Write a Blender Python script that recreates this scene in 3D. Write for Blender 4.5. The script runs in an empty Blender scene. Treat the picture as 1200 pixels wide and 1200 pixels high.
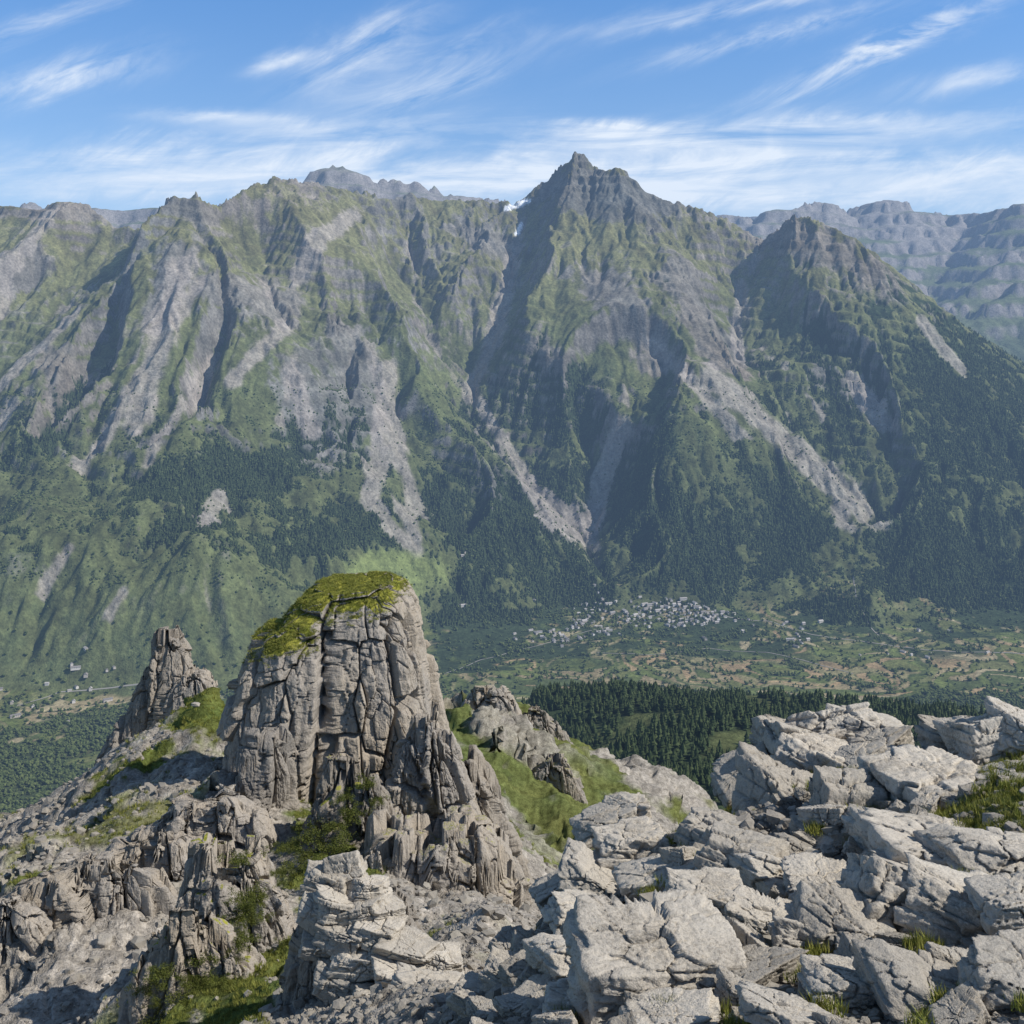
import bpy, numpy as np, math, random, time
T0=time.time()
rng=np.random.default_rng(7); random.seed(7)
F=1287.0
sc=bpy.context.scene
col=sc.collection
f32=np.float32
# ---------------------------------------------------------------- helpers
def site(px,py,d):
    """survey bearing / elevation reading at distance d -> world x,y,z (camera at z=0)"""
    return ((px-600)/F*d, float(d), (400-py)/F*d)
def sm(a,b,x):
    t=np.clip((x-a)/(b-a),0,1); return t*t*(3-2*t)
def hsh(ix,iy,iz,s):
    n=(ix.astype(np.int64)*374761393+iy.astype(np.int64)*668265263+iz.astype(np.int64)*2147483647+s*1274126177)&0xffffffff
    n=((n^(n>>13))*1274126177)&0xffffffff
    n=((n^(n>>15))*2246822519)&0xffffffff
    n=n^(n>>16)
    return (n&0xffffff).astype(f32)/f32(0xffffff)
def noise3(x,y,z,s=0):
    x=np.asarray(x,dtype=f32);y=np.asarray(y,dtype=f32);z=np.asarray(z,dtype=f32)
    ix=np.floor(x);iy=np.floor(y);iz=np.floor(z)
    fx=x-ix;fy=y-iy;fz=z-iz
    ux=fx*fx*(3-2*fx);uy=fy*fy*(3-2*fy);uz=fz*fz*(3-2*fz)
    r=0
    for a in (0,1):
        wa=ux if a else 1-ux
        for b in (0,1):
            wb=wa*(uy if b else 1-uy)
            for c in (0,1):
                r=r+hsh(ix+a,iy+b,iz+c,s)*wb*(uz if c else 1-uz)
    return r*2-1
def noise2(x,y,s=0):
    x=np.asarray(x,dtype=f32);y=np.asarray(y,dtype=f32)
    ix=np.floor(x);iy=np.floor(y);fx=x-ix;fy=y-iy
    ux=fx*fx*(3-2*fx);uy=fy*fy*(3-2*fy); z=np.zeros_like(ix)
    a=hsh(ix,iy,z,s);b=hsh(ix+1,iy,z,s);c=hsh(ix,iy+1,z,s);d=hsh(ix+1,iy+1,z,s)
    return (a*(1-ux)*(1-uy)+b*ux*(1-uy)+c*(1-ux)*uy+d*ux*uy)*2-1
def fbm2(x,y,o=5,s=0,g=0.5):
    r=0;a=1;t=0
    for i in range(o):
        r=r+a*noise2(x,y,s+i);t+=a;a*=g;x=x*2.03+17.1;y=y*2.03-9.3
    return r/t
def fbm3(x,y,z,o=4,s=0,g=0.5):
    r=0;a=1;t=0
    for i in range(o):
        r=r+a*noise3(x,y,z,s+i);t+=a;a*=g;x=x*2.03+7.1;y=y*2.03-9.3;z=z*2.03+3.7
    return r/t
def voro(x,y,z,s=0,j=0.8,box=0.):
    ix=np.floor(x);iy=np.floor(y);iz=np.floor(z)
    F1=np.full(x.shape,9.,f32);F2=F1.copy();idv=np.zeros(x.shape,f32)
    for a in (-1,0,1):
        for b in (-1,0,1):
            for c in (-1,0,1):
                h1=hsh(ix+a,iy+b,iz+c,s);h2=hsh(ix+a,iy+b,iz+c,s+11);h3=hsh(ix+a,iy+b,iz+c,s+23)
                dx=ix+a+.5+(h1-.5)*j-x;dy=iy+b+.5+(h2-.5)*j-y;dz=iz+c+.5+(h3-.5)*j-z
                d=np.sqrt(dx*dx+dy*dy+dz*dz)
                if box: d=d*(1-box)+box*1.25*np.maximum(np.maximum(np.abs(dx),np.abs(dy)),np.abs(dz))
                m=d<F1
                F2=np.where(m,F1,np.minimum(F2,d)); idv=np.where(m,h1*7.31%1.0,idv); F1=np.where(m,d,F1)
    return F1,F2,idv
def mk_mesh(name,V,faces,attrs=None,smooth=True,mats=None,midx=None):
    me=bpy.data.meshes.new(name)
    V=np.ascontiguousarray(V,dtype=f32).reshape(-1,3);faces=np.ascontiguousarray(faces,dtype=np.int32)
    me.vertices.add(len(V));me.vertices.foreach_set('co',V.ravel())
    M,k=faces.shape
    me.loops.add(M*k);me.loops.foreach_set('vertex_index',faces.ravel())
    me.polygons.add(M);me.polygons.foreach_set('loop_start',np.arange(0,M*k,k,dtype=np.int32))
    me.update(calc_edges=True)
    for n,a in (attrs or {}).items():
        a=np.asarray(a,dtype=f32).reshape(len(V),-1)
        if a.shape[1]==1:
            at=me.attributes.new(n,'FLOAT','POINT');at.data.foreach_set('value',np.ascontiguousarray(a).ravel())
        else:
            c=np.ones((len(V),4),f32);c[:,:3]=a
            at=me.attributes.new(n,'FLOAT_COLOR','POINT');at.data.foreach_set('color',c.ravel())
    if smooth: me.shade_smooth()
    else: me.shade_flat()
    for m in (mats or []): me.materials.append(m)
    return me
def quads(n,m,wrap=False):
    i=np.arange(n-1)[:,None];j=np.arange(m if wrap else m-1)[None,:];j2=(j+1)%m
    return np.stack([i*m+j,i*m+j2,(i+1)*m+j2,(i+1)*m+j],-1).reshape(-1,4)
def add(name,me,label=None,category=None,kind=None,group=None,parent=None):
    o=bpy.data.objects.new(name,me);col.objects.link(o)
    if label:o["label"]=label
    if category:o["category"]=category
    if kind:o["kind"]=kind
    if group:o["group"]=group
    if parent is not None:o.parent=parent
    return o
def rbf(P,val,Q,c):
    P=np.asarray(P,float);val=np.asarray(val,float)
    D=np.sqrt(((P[:,None]-P[None])**2).sum(-1)+c*c)
    n=len(P);A=np.zeros((n+3,n+3));A[:n,:n]=D;A[:n,n]=1;A[:n,n+1:]=P;A[n,:n]=1;A[n+1:,:n]=P.T
    w=np.linalg.solve(A,np.r_[val,0,0,0])
    out=w[n]+w[n+1]*Q[0]+w[n+2]*Q[1]
    for i in range(n):
        out=out+w[i]*np.sqrt((Q[0]-P[i,0])**2+(Q[1]-P[i,1])**2+c*c)
    return out.astype(f32)
# ---------------------------------------------------------------- materials
def newmat(name,rough=0.95):
    m=bpy.data.materials.new(name);m.use_nodes=True;nt=m.node_tree;b=nt.nodes['Principled BSDF']
    b.inputs['Roughness'].default_value=rough;b.inputs['Specular IOR Level'].default_value=0.12
    return m,nt,b
def N(nt,t,**k):
    n=nt.nodes.new(t)
    for a,v in k.items():setattr(n,a,v)
    return n
def L(nt,a,b):nt.links.new(a,b)
def noise_node(nt,vec,scale,detail=6,rough=.6):
    n=N(nt,'ShaderNodeTexNoise');n.inputs['Scale'].default_value=scale;n.inputs['Detail'].default_value=detail;n.inputs['Roughness'].default_value=rough
    L(nt,vec,n.inputs['Vector']);return n.outputs['Fac']
def math_(nt,op,a,b=None,c=None,clamp=False):
    n=N(nt,'ShaderNodeMath',operation=op);n.use_clamp=clamp
    for i,v in enumerate((a,b,c)):
        if v is None:continue
        if isinstance(v,(int,float)):n.inputs[i].default_value=v
        else:L(nt,v,n.inputs[i])
    return n.outputs[0]
def mrange(nt,v,a,b,c,d):
    n=N(nt,'ShaderNodeMapRange');L(nt,v,n.inputs[0])
    for i,k in enumerate((a,b,c,d)):n.inputs[i+1].default_value=k
    return n.outputs[0]
def mixc(nt,fac,a,b,mode='MIX'):
    n=N(nt,'ShaderNodeMix',data_type='RGBA',blend_type=mode)
    if isinstance(fac,(int,float)):n.inputs[0].default_value=fac
    else:L(nt,fac,n.inputs[0])
    for i,v in ((6,a),(7,b)):
        if isinstance(v,tuple):n.inputs[i].default_value=(*v,1)
        else:L(nt,v,n.inputs[i])
    return n.outputs[2]
def terrain_mat(name,s1,s2,bumpd,amp=0.5,bs=0.6):
    m,nt,b=newmat(name,1.0)
    at=N(nt,'ShaderNodeAttribute',attribute_name='Col');g=N(nt,'ShaderNodeNewGeometry')
    p=g.outputs['Position']
    a=noise_node(nt,p,s1,3,.65);c=noise_node(nt,p,s2,3,.7)
    k=math_(nt,'MULTIPLY',mrange(nt,a,.3,.7,1-amp,1+amp),mrange(nt,c,.3,.7,1-amp,1+amp))
    kc=N(nt,'ShaderNodeCombineColor')
    for i in range(3):L(nt,k,kc.inputs[i])
    L(nt,mixc(nt,1.0,at.outputs['Color'],kc.outputs[0],'MULTIPLY'),b.inputs['Base Color'])
    bu=N(nt,'ShaderNodeBump');bu.inputs['Strength'].default_value=bs;bu.inputs['Distance'].default_value=bumpd
    L(nt,c,bu.inputs['Height']);L(nt,bu.outputs[0],b.inputs['Normal'])
    b.inputs['Specular IOR Level'].default_value=0.0
    return m
M_mtn=terrain_mat('mountain_ground',0.02,0.08,8,.27,.65)
M_near=terrain_mat('near_ground',0.9,5.0,.16,.40,1.)
def rock_mat(name,c1,c2,c3,sc_,bump,coord='Object',grass=True,lich=0.35,vs=.35):
    m,nt,b=newmat(name,.95)
    tc=N(nt,'ShaderNodeTexCoord');p=tc.outputs[coord]
    oi=N(nt,'ShaderNodeObjectInfo')
    av=N(nt,'ShaderNodeVectorMath',operation='ADD');L(nt,p,av.inputs[0])
    sv=N(nt,'ShaderNodeVectorMath',operation='SCALE');sv.inputs[0].default_value=(31,17,23);L(nt,oi.outputs['Random'],sv.inputs['Scale']);L(nt,sv.outputs[0],av.inputs[1])
    p=av.outputs[0]
    mp=N(nt,'ShaderNodeMapping');mp.inputs['Scale'].default_value=(1,1,vs);L(nt,p,mp.inputs['Vector'])
    big=noise_node(nt,mp.outputs[0],sc_*.35,3,.6);mid=noise_node(nt,mp.outputs[0] if vs<.5 else p,sc_*2.2,6,.66);fine=noise_node(nt,p,sc_*14,3,.75)
    c=mixc(nt,mrange(nt,big,.40,.60,0,1),c1,c2)
    c=mixc(nt,mrange(nt,mid,.52,.68,0,.8),c,c3)
    k=math_(nt,'MULTIPLY',mrange(nt,mid,.3,.7,.76,1.18),mrange(nt,fine,.3,.7,.74,1.26))
    k=math_(nt,'MULTIPLY',k,mrange(nt,oi.outputs['Random'],0,1,.76,1.12))
    kc=N(nt,'ShaderNodeCombineColor')
    for i in range(3):L(nt,k,kc.inputs[i])
    c=mixc(nt,1.0,c,kc.outputs[0],'MULTIPLY')
    li=mrange(nt,math_(nt,'ADD',math_(nt,'MULTIPLY',fine,.6),math_(nt,'MULTIPLY',big,.5)),.57,.65,0,1)
    c=mixc(nt,math_(nt,'MULTIPLY',li,lich),c,(.12,.108,.092))
    if grass:
        at=N(nt,'ShaderNodeAttribute',attribute_name='grass')
        gc=mixc(nt,mrange(nt,mid,.35,.65,0,1),(.16,.18,.022),(.34,.315,.06))
        gf=mrange(nt,math_(nt,'ADD',at.outputs['Fac'],math_(nt,'MULTIPLY',math_(nt,'SUBTRACT',fine,.5),.9)),.4,.6,0,1)
        c=mixc(nt,gf,c,gc)
    L(nt,c,b.inputs['Base Color'])
    bu=N(nt,'ShaderNodeBump');bu.inputs['Strength'].default_value=.9;bu.inputs['Distance'].default_value=bump
    hh=math_(nt,'ADD',mid,math_(nt,'MULTIPLY',fine,.28))
    L(nt,hh,bu.inputs['Height']);L(nt,bu.outputs[0],b.inputs['Normal'])
    return m
M_pin=rock_mat('pinnacle_limestone',(.32,.288,.25),(.42,.36,.285),(.225,.205,.18),.55,.32,'Object',True,.35,.3)
M_boul=rock_mat('pale_limestone',(.47,.43,.37),(.55,.495,.415),(.29,.268,.232),1.3,.055,'Object',False,.6,.9)
M_rub=rock_mat('rubble_limestone',(.36,.328,.285),(.44,.40,.335),(.23,.21,.18),1.6,.04,'Object',False,.3,.9)
def leaf_mat(name,c1,c2,s):
    m,nt,b=newmat(name,.85)
    g=N(nt,'ShaderNodeNewGeometry')
    a=noise_node(nt,g.outputs['Position'],s,2,.6)
    r=math_(nt,'ADD',math_(nt,'MULTIPLY',g.outputs['Random Per Island'],.7),math_(nt,'MULTIPLY',a,.5))
    L(nt,mixc(nt,mrange(nt,r,.2,.95,0,1),c1,c2),b.inputs['Base Color'])
    b.inputs['Specular IOR Level'].default_value=0.05
    return m
M_con=leaf_mat('conifer_needles',(.026,.042,.019),(.070,.092,.038),.02)
M_leaf=leaf_mat('broadleaf_foliage',(.048,.070,.024),(.120,.143,.050),.02)
M_shrub=leaf_mat('shrub_leaves',(.04,.055,.014),(.13,.14,.035),.8)
M_grass=leaf_mat('grass_blades',(.12,.15,.025),(.30,.29,.08),.5)
M_bark,nt,b=newmat('bark');g=N(nt,'ShaderNodeNewGeometry');L(nt,mixc(nt,noise_node(nt,g.outputs['Position'],2),(.06,.045,.035),(.12,.09,.07)),b.inputs['Base Color'])
def plain(name,c1,c2,s=.3):
    m,nt,b=newmat(name,.8);g=N(nt,'ShaderNodeNewGeometry');oi=N(nt,'ShaderNodeObjectInfo')
    x=math_(nt,'ADD',math_(nt,'MULTIPLY',oi.outputs['Random'],.7),math_(nt,'MULTIPLY',noise_node(nt,g.outputs['Position'],s),.3))
    L(nt,mixc(nt,x,c1,c2),b.inputs['Base Color']);return m
M_wall=plain('render_wall',(.38,.32,.26),(.80,.75,.68));M_roof=plain('slate_roof',(.12,.11,.105),(.52,.48,.44));M_win=plain('window_glass',(.03,.03,.035),(.06,.06,.07))
M_road=plain('pale_road',(.27,.25,.22),(.34,.32,.28),.05)
# ---------------------------------------------------------------- MAIN TERRAIN (valley + mountains)
RES=7.0
xs=np.arange(-3500,3600,RES,dtype=f32);ys=np.arange(900,8050,RES,dtype=f32)
Y,X=np.meshgrid(ys,xs,indexing='ij')
ridges=[ # polylines of (bearing, elevation, distance) readings ; k side slope
 (.95,[(-350,270,6300),(-150,262,6100),(0,243,6000),(45,246,5950),(90,234,5900),(130,250,5850),(185,240,5700),(215,222,5600),(262,234,5800),(320,212,6100),(410,226,6600),(470,232,6850),(540,236,7000),(610,240,7150),(640,205,7080),(664,178,7000),(690,205,6900),(722,200,6800),(750,225,6750),(790,240,6700),(850,258,6700),(885,270,6600),(910,260,6500),(930,254,6420),(955,258,6330),(985,272,6250),(1008,280,6200),(1030,312,6150),(1060,345,6150),(1110,388,6100),(1150,412,6000),(1220,445,5900),(1400,500,5800)]),
 (.95,[(0,243,6000),(25,320,5650),(-20,420,5300),(-30,520,5000),(-40,640,4550),(-40,720,4200)]),
 (.95,[(130,250,5850),(115,330,5550),(75,420,5250),(60,470,5100),(85,540,4950),(60,640,4600),(50,710,4300)]),
 (1.0,[(215,222,5600),(170,300,5430),(150,400,5150),(135,500,4900),(105,620,4600),(80,710,4300)]),
 (1.1,[(215,222,5600),(213,300,5400),(216,400,5150),(222,470,4980),(205,560,4780),(180,650,4500),(170,710,4300)]),
 (.95,[(215,222,5600),(255,300,5400),(285,380,5180),(290,470,4950),(270,560,4750),(280,650,4480)]),
 (.95,[(262,234,5800),(320,310,5550),(370,370,5300),(412,398,5180),(400,470,4980),(380,560,4780),(400,650,4500)]),
 (.9,[(320,212,6100),(375,290,5900),(430,345,5650),(452,425,5330),(505,480,5130),(560,540,4960),(640,605,4780),(700,680,4530)]),
 (1.0,[(452,425,5330),(470,500,5020),(500,580,4790),(560,660,4560)]),
 (.95,[(470,232,6850),(500,300,6450),(520,370,6050),(530,430,5700)]),
 (.95,[(540,236,7000),(570,300,6600),(580,350,6300)]),
 (.88,[(664,178,7000),(650,260,6650),(650,330,6350),(640,400,6000),(610,455,5700)]),
 (.9,[(690,205,6900),(712,310,6150),(706,370,5900),(725,430,5600),(750,510,5250),(800,590,4950),(860,680,4560)]),
 (.95,[(706,370,5900),(675,450,5550),(670,520,5250),(680,580,4980)]),
 (.9,[(750,225,6750),(770,310,6350),(795,380,6000),(800,450,5650),(830,520,5300),(880,600,4980),(930,670,4650)]),
 (.9,[(790,240,6700),(835,320,6350),(850,400,5950),(880,460,5650),(930,550,5300),(965,640,4880)]),
 (.85,[(930,254,6420),(925,330,6030),(945,400,5760),(985,440,5560),(1010,520,5300),(1040,600,5020),(1070,670,4750)]),
 (.8,[(985,440,5560),(1045,480,5430),(1080,560,5180),(1110,640,4900)]),
 (.95,[(985,272,6250),(990,340,6050),(1030,400,5820),(1060,450,5600)]),
 (.95,[(1030,312,6150),(1020,380,5920),(1075,430,5680),(1110,520,5350),(1150,620,5000)]),
 (.95,[(1110,388,6100),(1150,450,5800),(1210,540,5400),(1240,640,5000)]),
 (.95,[(905,262,6500),(898,330,6200),(905,400,5900)]),
]
carves=[(.85,240,[(612,264,6950),(604,310,6600),(588,380,6150),(556,450,5800),(556,500,5500),(600,560,5200),(648,604,5000),(688,640,4800),(725,700,4450)]),
 (.9,130,[(884,292,6600),(870,360,6250),(876,430,5900),(915,500,5550),(962,580,5250),(998,660,4850)]),
 (.8,180,[(130,268,5950),(105,350,5600),(48,460,5250),(18,550,4950),(0,620,4700)]),
 (.9,150,[(738,520,5300),(712,575,5100),(690,630,4850)]),
 (.8,150,[(300,330,5600),(335,420,5300),(345,500,5050),(330,600,4700)]),
 (.8,150,[(430,420,5400),(445,500,5100),(470,600,4800),(520,670,4600)]),
 (.8,150,[(200,350,5300),(180,450,5100),(165,570,4850),(140,660,4600)]),
 (.9,150,[(480,290,6600),(490,360,6200),(520,430,5800),(545,470,5650)])]
st=2
Xc=X[::st,::st];Yc=Y[::st,::st]
wx=Xc+60*fbm2(Xc/380,Yc/380,4,3);wy=Yc+60*fbm2(Xc/380,Yc/380,4,9)
kn=1+.22*fbm2(Xc/900,Yc/900,3,41)
H=np.full(Xc.shape,-3000.,f32)
for k,pl in ridges:
    P=[site(*p) for p in pl]
    for a,b_ in zip(P[:-1],P[1:]):
        dx=b_[0]-a[0];dy=b_[1]-a[1];t=np.clip(((wx-a[0])*dx+(wy-a[1])*dy)/(dx*dx+dy*dy),0,1)
        D=np.hypot(wx-a[0]-t*dx,wy-a[1]-t*dy)
        H=np.maximum(H,a[2]+t*(b_[2]-a[2])-k*kn*D*(1-.10*sm(200,900,D)))
carvd=np.full(Xc.shape,9999.,f32)
for k,lim,pl in carves:
    P=[site(*p) for p in pl]
    Cc=np.full(Xc.shape,9000.,f32)
    for a,b_ in zip(P[:-1],P[1:]):
        dx=b_[0]-a[0];dy=b_[1]-a[1];t=np.clip(((wx-a[0])*dx+(wy-a[1])*dy)/(dx*dx+dy*dy),0,1)
        D=np.hypot(wx-a[0]-t*dx,wy-a[1]-t*dy)
        carvd=np.minimum(carvd,D+60*np.abs(noise2(wx/160,wy/160,7)))
        Cc=np.minimum(Cc,a[2]+t*(b_[2]-a[2])+k*D+ .004*np.maximum(D-120,0)**2)
    H=np.minimum(H,np.maximum(Cc,H-lim))
mid=[(-1500,900,-760),(-900,900,-650),(-400,900,-620),(0,900,-490),(300,900,-440),(600,900,-430),(1000,900,-440),(2500,900,-450),
 (-1500,1300,-980),(-900,1300,-930),(-400,1300,-840),(-80,1300,-640),(60,1300,-525),(300,1300,-520),(600,1300,-525),(1000,1300,-535),(2500,1300,-600),
 (-1500,1900,-1060),(-500,1900,-1020),(-150,1900,-820),(20,1900,-615),(300,1900,-612),(700,1900,-620),(950,1850,-640),(1500,1900,-700),(2500,1900,-800),
 (-1500,2600,-1085),(-500,2600,-1080),(0,2600,-1020),(500,2600,-1010),(1200,2600,-1040),(2500,2600,-1000)]
for x_ in (-3500,-2500,-1500,-700,0,700,1500,2500,3600):
    mid+=[(x_,3300,-1085),(x_,3900,-1075 if x_>-300 else -1065),(x_,4400,-1000 if x_<-100 else -1060),(x_,5000,-930 if x_<0 else -960),(x_,6500,-850),(x_,8050,-700)]
mid=np.array(mid,float)
B=rbf(mid[:,:2]/1000,mid[:,2],(Xc/1000,Yc/1000),.05)
B=B+22*fbm2(Xc/350,Yc/350,4,77)*sm(900,1500,Yc)+26*fbm2(Xc/220,Yc/220,3,79)*sm(1000,1300,Yc)*sm(2300,2000,Yc)
B=B+75*np.exp(-((Xc+650)/480)**2-((Yc-4560)/230)**2)
B=B+60*np.exp(-((Xc-1500)/600)**2-((Yc-4750)/330)**2)
kk=70.
H=np.maximum(H,B)+kk*.5*np.exp(-np.abs(H-B)/kk)
def up(A,n,m):
    yi=np.arange(n)/st;xi=np.arange(m)/st
    y0=np.minimum(yi.astype(int),A.shape[0]-2);x0=np.minimum(xi.astype(int),A.shape[1]-2)
    ty=(yi-y0)[:,None].astype(f32);tx=(xi-x0)[None].astype(f32)
    return A[y0][:,x0]*(1-ty)*(1-tx)+A[y0][:,x0+1]*(1-ty)*tx+A[y0+1][:,x0]*ty*(1-tx)+A[y0+1][:,x0+1]*ty*tx
H=up(H,*X.shape);Bf=up(B,*X.shape);carvd=up(carvd,*X.shape)
mtn=sm(15,130,H-Bf)
def blur(A,n):
    for _ in range(n):
        A=(A+np.roll(A,1,0)+np.roll(A,-1,0))/3;A=(A+np.roll(A,1,1)+np.roll(A,-1,1))/3
    return A
def erode(H,freq,amp,seed,bl):
    gy,gx=np.gradient(blur(H,bl),RES)
    s=np.hypot(gx,gy)+1e-4
    dx=-gy/s;dy=gx/s
    px=X*freq+.45*noise2(X*freq*.9,Y*freq*.9,seed+5);py=Y*freq+.45*noise2(X*freq*.9,Y*freq*.9,seed+6)
    ix=np.floor(px);iy=np.floor(py);va=0;wt=0
    for a in (-1,0,1):
        for b_ in (-1,0,1):
            h1=hsh(ix+a,iy+b_,ix*0,seed);h2=hsh(ix+a,iy+b_,ix*0,seed+3)
            qx=px-ix-a-h1;qy=py-iy-b_-h2
            w=np.exp(-2.2*(qx*qx+qy*qy));va=va+np.cos((qx*dx+qy*dy)*6.283)*w;wt=wt+w
    v=va/wt
    v=.6*v+.4*(1-2*np.abs(v))
    loc=.5+.9*sm(-.4,.4,fbm2(X/500+seed,Y/500,2,seed))
    return H+amp*v*loc*np.clip(s/.8,0,1.2),v
gul=0
for i,(wl,am,bl) in enumerate([(460,32,10),(230,22,6),(112,12,3),(55,6.5,1),(27,3,1)]):
    H1,v=erode(H,1/wl,am,100+i*7,bl)
    H=H*(1-mtn)+H1*mtn
    if i in(1,2,3):gul=gul-v*mtn*(1,.9,.6)[i-1]
H=H+mtn*(6+9*sm(-200,-500,H))*fbm2(X/45,Y/45,4,71)
up_=sm(-700,300,H)*mtn
cragn=1-np.abs(fbm2(X/75,Y/75,5,55,.55))*3
cloc=sm(.0,.35,fbm2(X/420,Y/420,3,57)+.25*sm(300,900,H))
H=H+up_*22*cragn*cloc
ph=(H+40*fbm2(X/300,Y/300,3,66)+.12*X)/60
fr=ph-np.floor(ph)
strata=sm(.0,.75,fr)-fr
stm=sm(.0,.3,fbm2(X/400,Y/400,3,15)+.12)*mtn*sm(-850,-500,H)
H=H+stm*strata*38
H=H.astype(f32)
print('terrain',time.time()-T0)
gy,gx=np.gradient(H,RES);slope=np.hypot(gx,gy)
bl=blur(H,4);curv=(H-bl);vall=blur(H,16)-H
n_a=fbm2(X/160,Y/160,5,21);n_b=fbm2(X/40,Y/40,4,31);n_c=fbm2(X/600,Y/600,4,51)
def seg(px0,py0,px1,py1,w,d):
    x0,_,z0=site(px0,py0,d);x1,_,z1=site(px1,py1,d);w=w/F*d
    dx=x1-x0;dz=z1-z0;t=np.clip(((X+18*n_a-x0)*dx+(H-z0)*dz)/(dx*dx+dz*dz),0,1)
    return np.where(np.abs(Y-d)<900,1-np.hypot(X+18*n_a-x0-t*dx,H-z0-t*dz)/w,-9)
def blob(px,py,rx,ry,d,dr=800):
    x0,_,z0=site(px,py,d)
    return np.where(np.abs(Y-d)<dr,1-np.hypot((X-x0)/(rx/F*d),(H-z0)/(ry/F*d)),-9)
rock_hi=sm(.1,.5,n_a*1.1+.6*n_b+.0010*(H-800)+.35*cloc-.36)
rock_sl=sm(2.0,2.7,slope+.5*n_a+.4*n_b+.01*curv)
rock_st=stm*sm(.55,.85,fr)*sm(-.2,.25,n_a+.6*n_b-.10)*.85
rockm=np.maximum(np.maximum(rock_hi*up_,rock_sl*mtn*sm(-1000,-600,H+250*n_c)),rock_st)
rockm=np.maximum(rockm,.9*sm(.65,.95,cragn*cloc+.3*n_b)*up_)
rockm=np.maximum(rockm,.7*sm(.38,.58,n_a+.6*n_b+.012*curv)*mtn*sm(-950,-700,H))
cragseg=np.full(X.shape,-9.,f32)
for s_ in [(395,395,425,480,36,5150),(210,300,216,360,26,5400),(975,290,1020,330,30,6150),(790,330,830,420,34,6150),(350,440,400,520,30,5050),(620,590,690,610,24,4900),(960,440,1000,470,22,5550),(700,330,760,420,30,6000),(250,340,330,360,22,5350),(90,420,140,470,20,5150),(540,270,600,300,18,6900),(640,215,760,240,40,6900),(560,560,650,600,22,4950),(60,600,110,640,20,4600),(910,265,960,300,26,6350),(640,420,690,470,22,5700),(190,236,240,250,16,5600),(0,250,110,250,10,5950)]:
    cragseg=np.maximum(cragseg,seg(*s_))
rockm=np.maximum(rockm,sm(-.05,.35,cragseg+.9*n_a+.7*n_b)*.95)
screeM=np.full(X.shape,-9.,f32)
for s_ in [(225,330,165,575,12,5100),(205,310,215,480,18,5150),(100,370,45,470,10,5350),(45,470,15,600,11,5000),(0,300,20,420,12,5500),(335,380,300,440,12,5200),(450,430,455,560,12,5100),(440,460,500,600,10,4950),(600,300,580,400,12,6200),(580,390,552,460,10,5800),(555,470,640,590,8,5200),(735,500,688,625,13,4950),(640,590,682,622,12,4850),(820,440,960,570,20,5500),(880,330,850,420,8,6100),(760,400,830,500,10,5800),(960,570,950,590,15,5200),(1000,450,1010,490,16,5500),(150,650,115,700,9,4500),(1060,380,1085,430,10,5950),(350,440,380,500,11,5050),(60,250,20,380,11,5800),(410,250,380,330,13,6300),(300,560,330,620,7,4700),(170,600,140,690,7,4500),(500,620,440,560,7,4800),(250,420,240,520,8,5000),(60,640,40,700,7,4300),(230,640,215,700,6,4400)]:
    screeM=np.maximum(screeM,seg(*s_))
scree=sm(-.05,.4,screeM+.45*n_b+.3*n_a)*sm(-1060,-960,H)
scree=np.maximum(scree,.8*sm(.85,1.3,gul*.8+.5*n_a+.3*n_b+.5*n_c)*mtn*sm(-1000,-800,H)*sm(950,600,H))
scree=np.maximum(scree,.9*sm(38,14,carvd+50*n_b)*sm(-1000,-900,H)*mtn)
scree=np.maximum(scree,.25*sm(.3,.6,n_c+.6*n_a)*sm(300,800,H)*mtn)
forest=np.full(X.shape,-9.,f32)
for s_ in [(790,620,110,95,4850),(760,560,50,60,5100),(1110,500,170,130,5500),(1200,600,170,110,5200),(1060,460,80,70,5600),(920,610,95,50,5000),(885,560,45,60,5200),(600,610,115,60,4800),(640,660,80,55,4650),(530,570,60,50,5000),(560,690,55,42,4500),(340,540,85,35,4850),(430,590,55,28,4800),(90,640,55,60,4600),(200,600,50,35,4700),(250,540,26,36,4850),(40,720,80,30,4400),(1100,650,140,50,4850),(1180,480,120,80,5700),(965,490,30,60,5500),(300,600,45,30,4700),(30,590,30,35,4800),(650,480,50,50,5500),(1020,620,60,60,5000),(120,500,24,40,5000)]:
    forest=np.maximum(forest,blob(*s_,900))
forest=sm(-.12,.3,forest+1.15*n_a+.8*n_b+.3*n_c-.05*curv)*(1-.9*sm(0,.4,scree))
forest=np.maximum(forest,sm(.02,.22,n_a*.9+.8*n_b+.015*vall+.1*sm(-500,-800,H)-.25*sm(-700,-150,H))*sm(-150,-450,H)*sm(3600,3850,Y)*.9*(1-scree))
meadow=sm(-.1,.3,np.maximum(blob(450,652,100,30,4550,600),blob(310,665,90,20,4550,600))+.35*n_a)
forest=forest*(1-.9*meadow)
plateau=sm(2300,2050,Y)*sm(-820,-720,H)
forest=np.where(Y<2350,np.maximum(plateau*sm(-.35,-.12,n_a+.5*n_b),sm(-.1,.1,n_a)*(Y<2350)*.7),forest)
valley=sm(-900,-990,H)*sm(.45,.28,slope)
vw=sm(.05,.3,n_c*.8+.9*n_a-.45*sm(3100,3800,Y+700*n_c)+.10)
valw=valley*vw*(Y>2350)
forest=np.maximum(forest,np.where(Y>2350,.75*valw,0))
ang=.35+.5*n_c;fx=(X*np.cos(ang)+Y*np.sin(ang))+16*n_a;fy=(-X*np.sin(ang)+Y*np.cos(ang))+16*n_a
F1,F2,fid=voro(fx/80,fy/135,fx*0+.5,5,.85,.8)
edge=F2-F1
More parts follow.
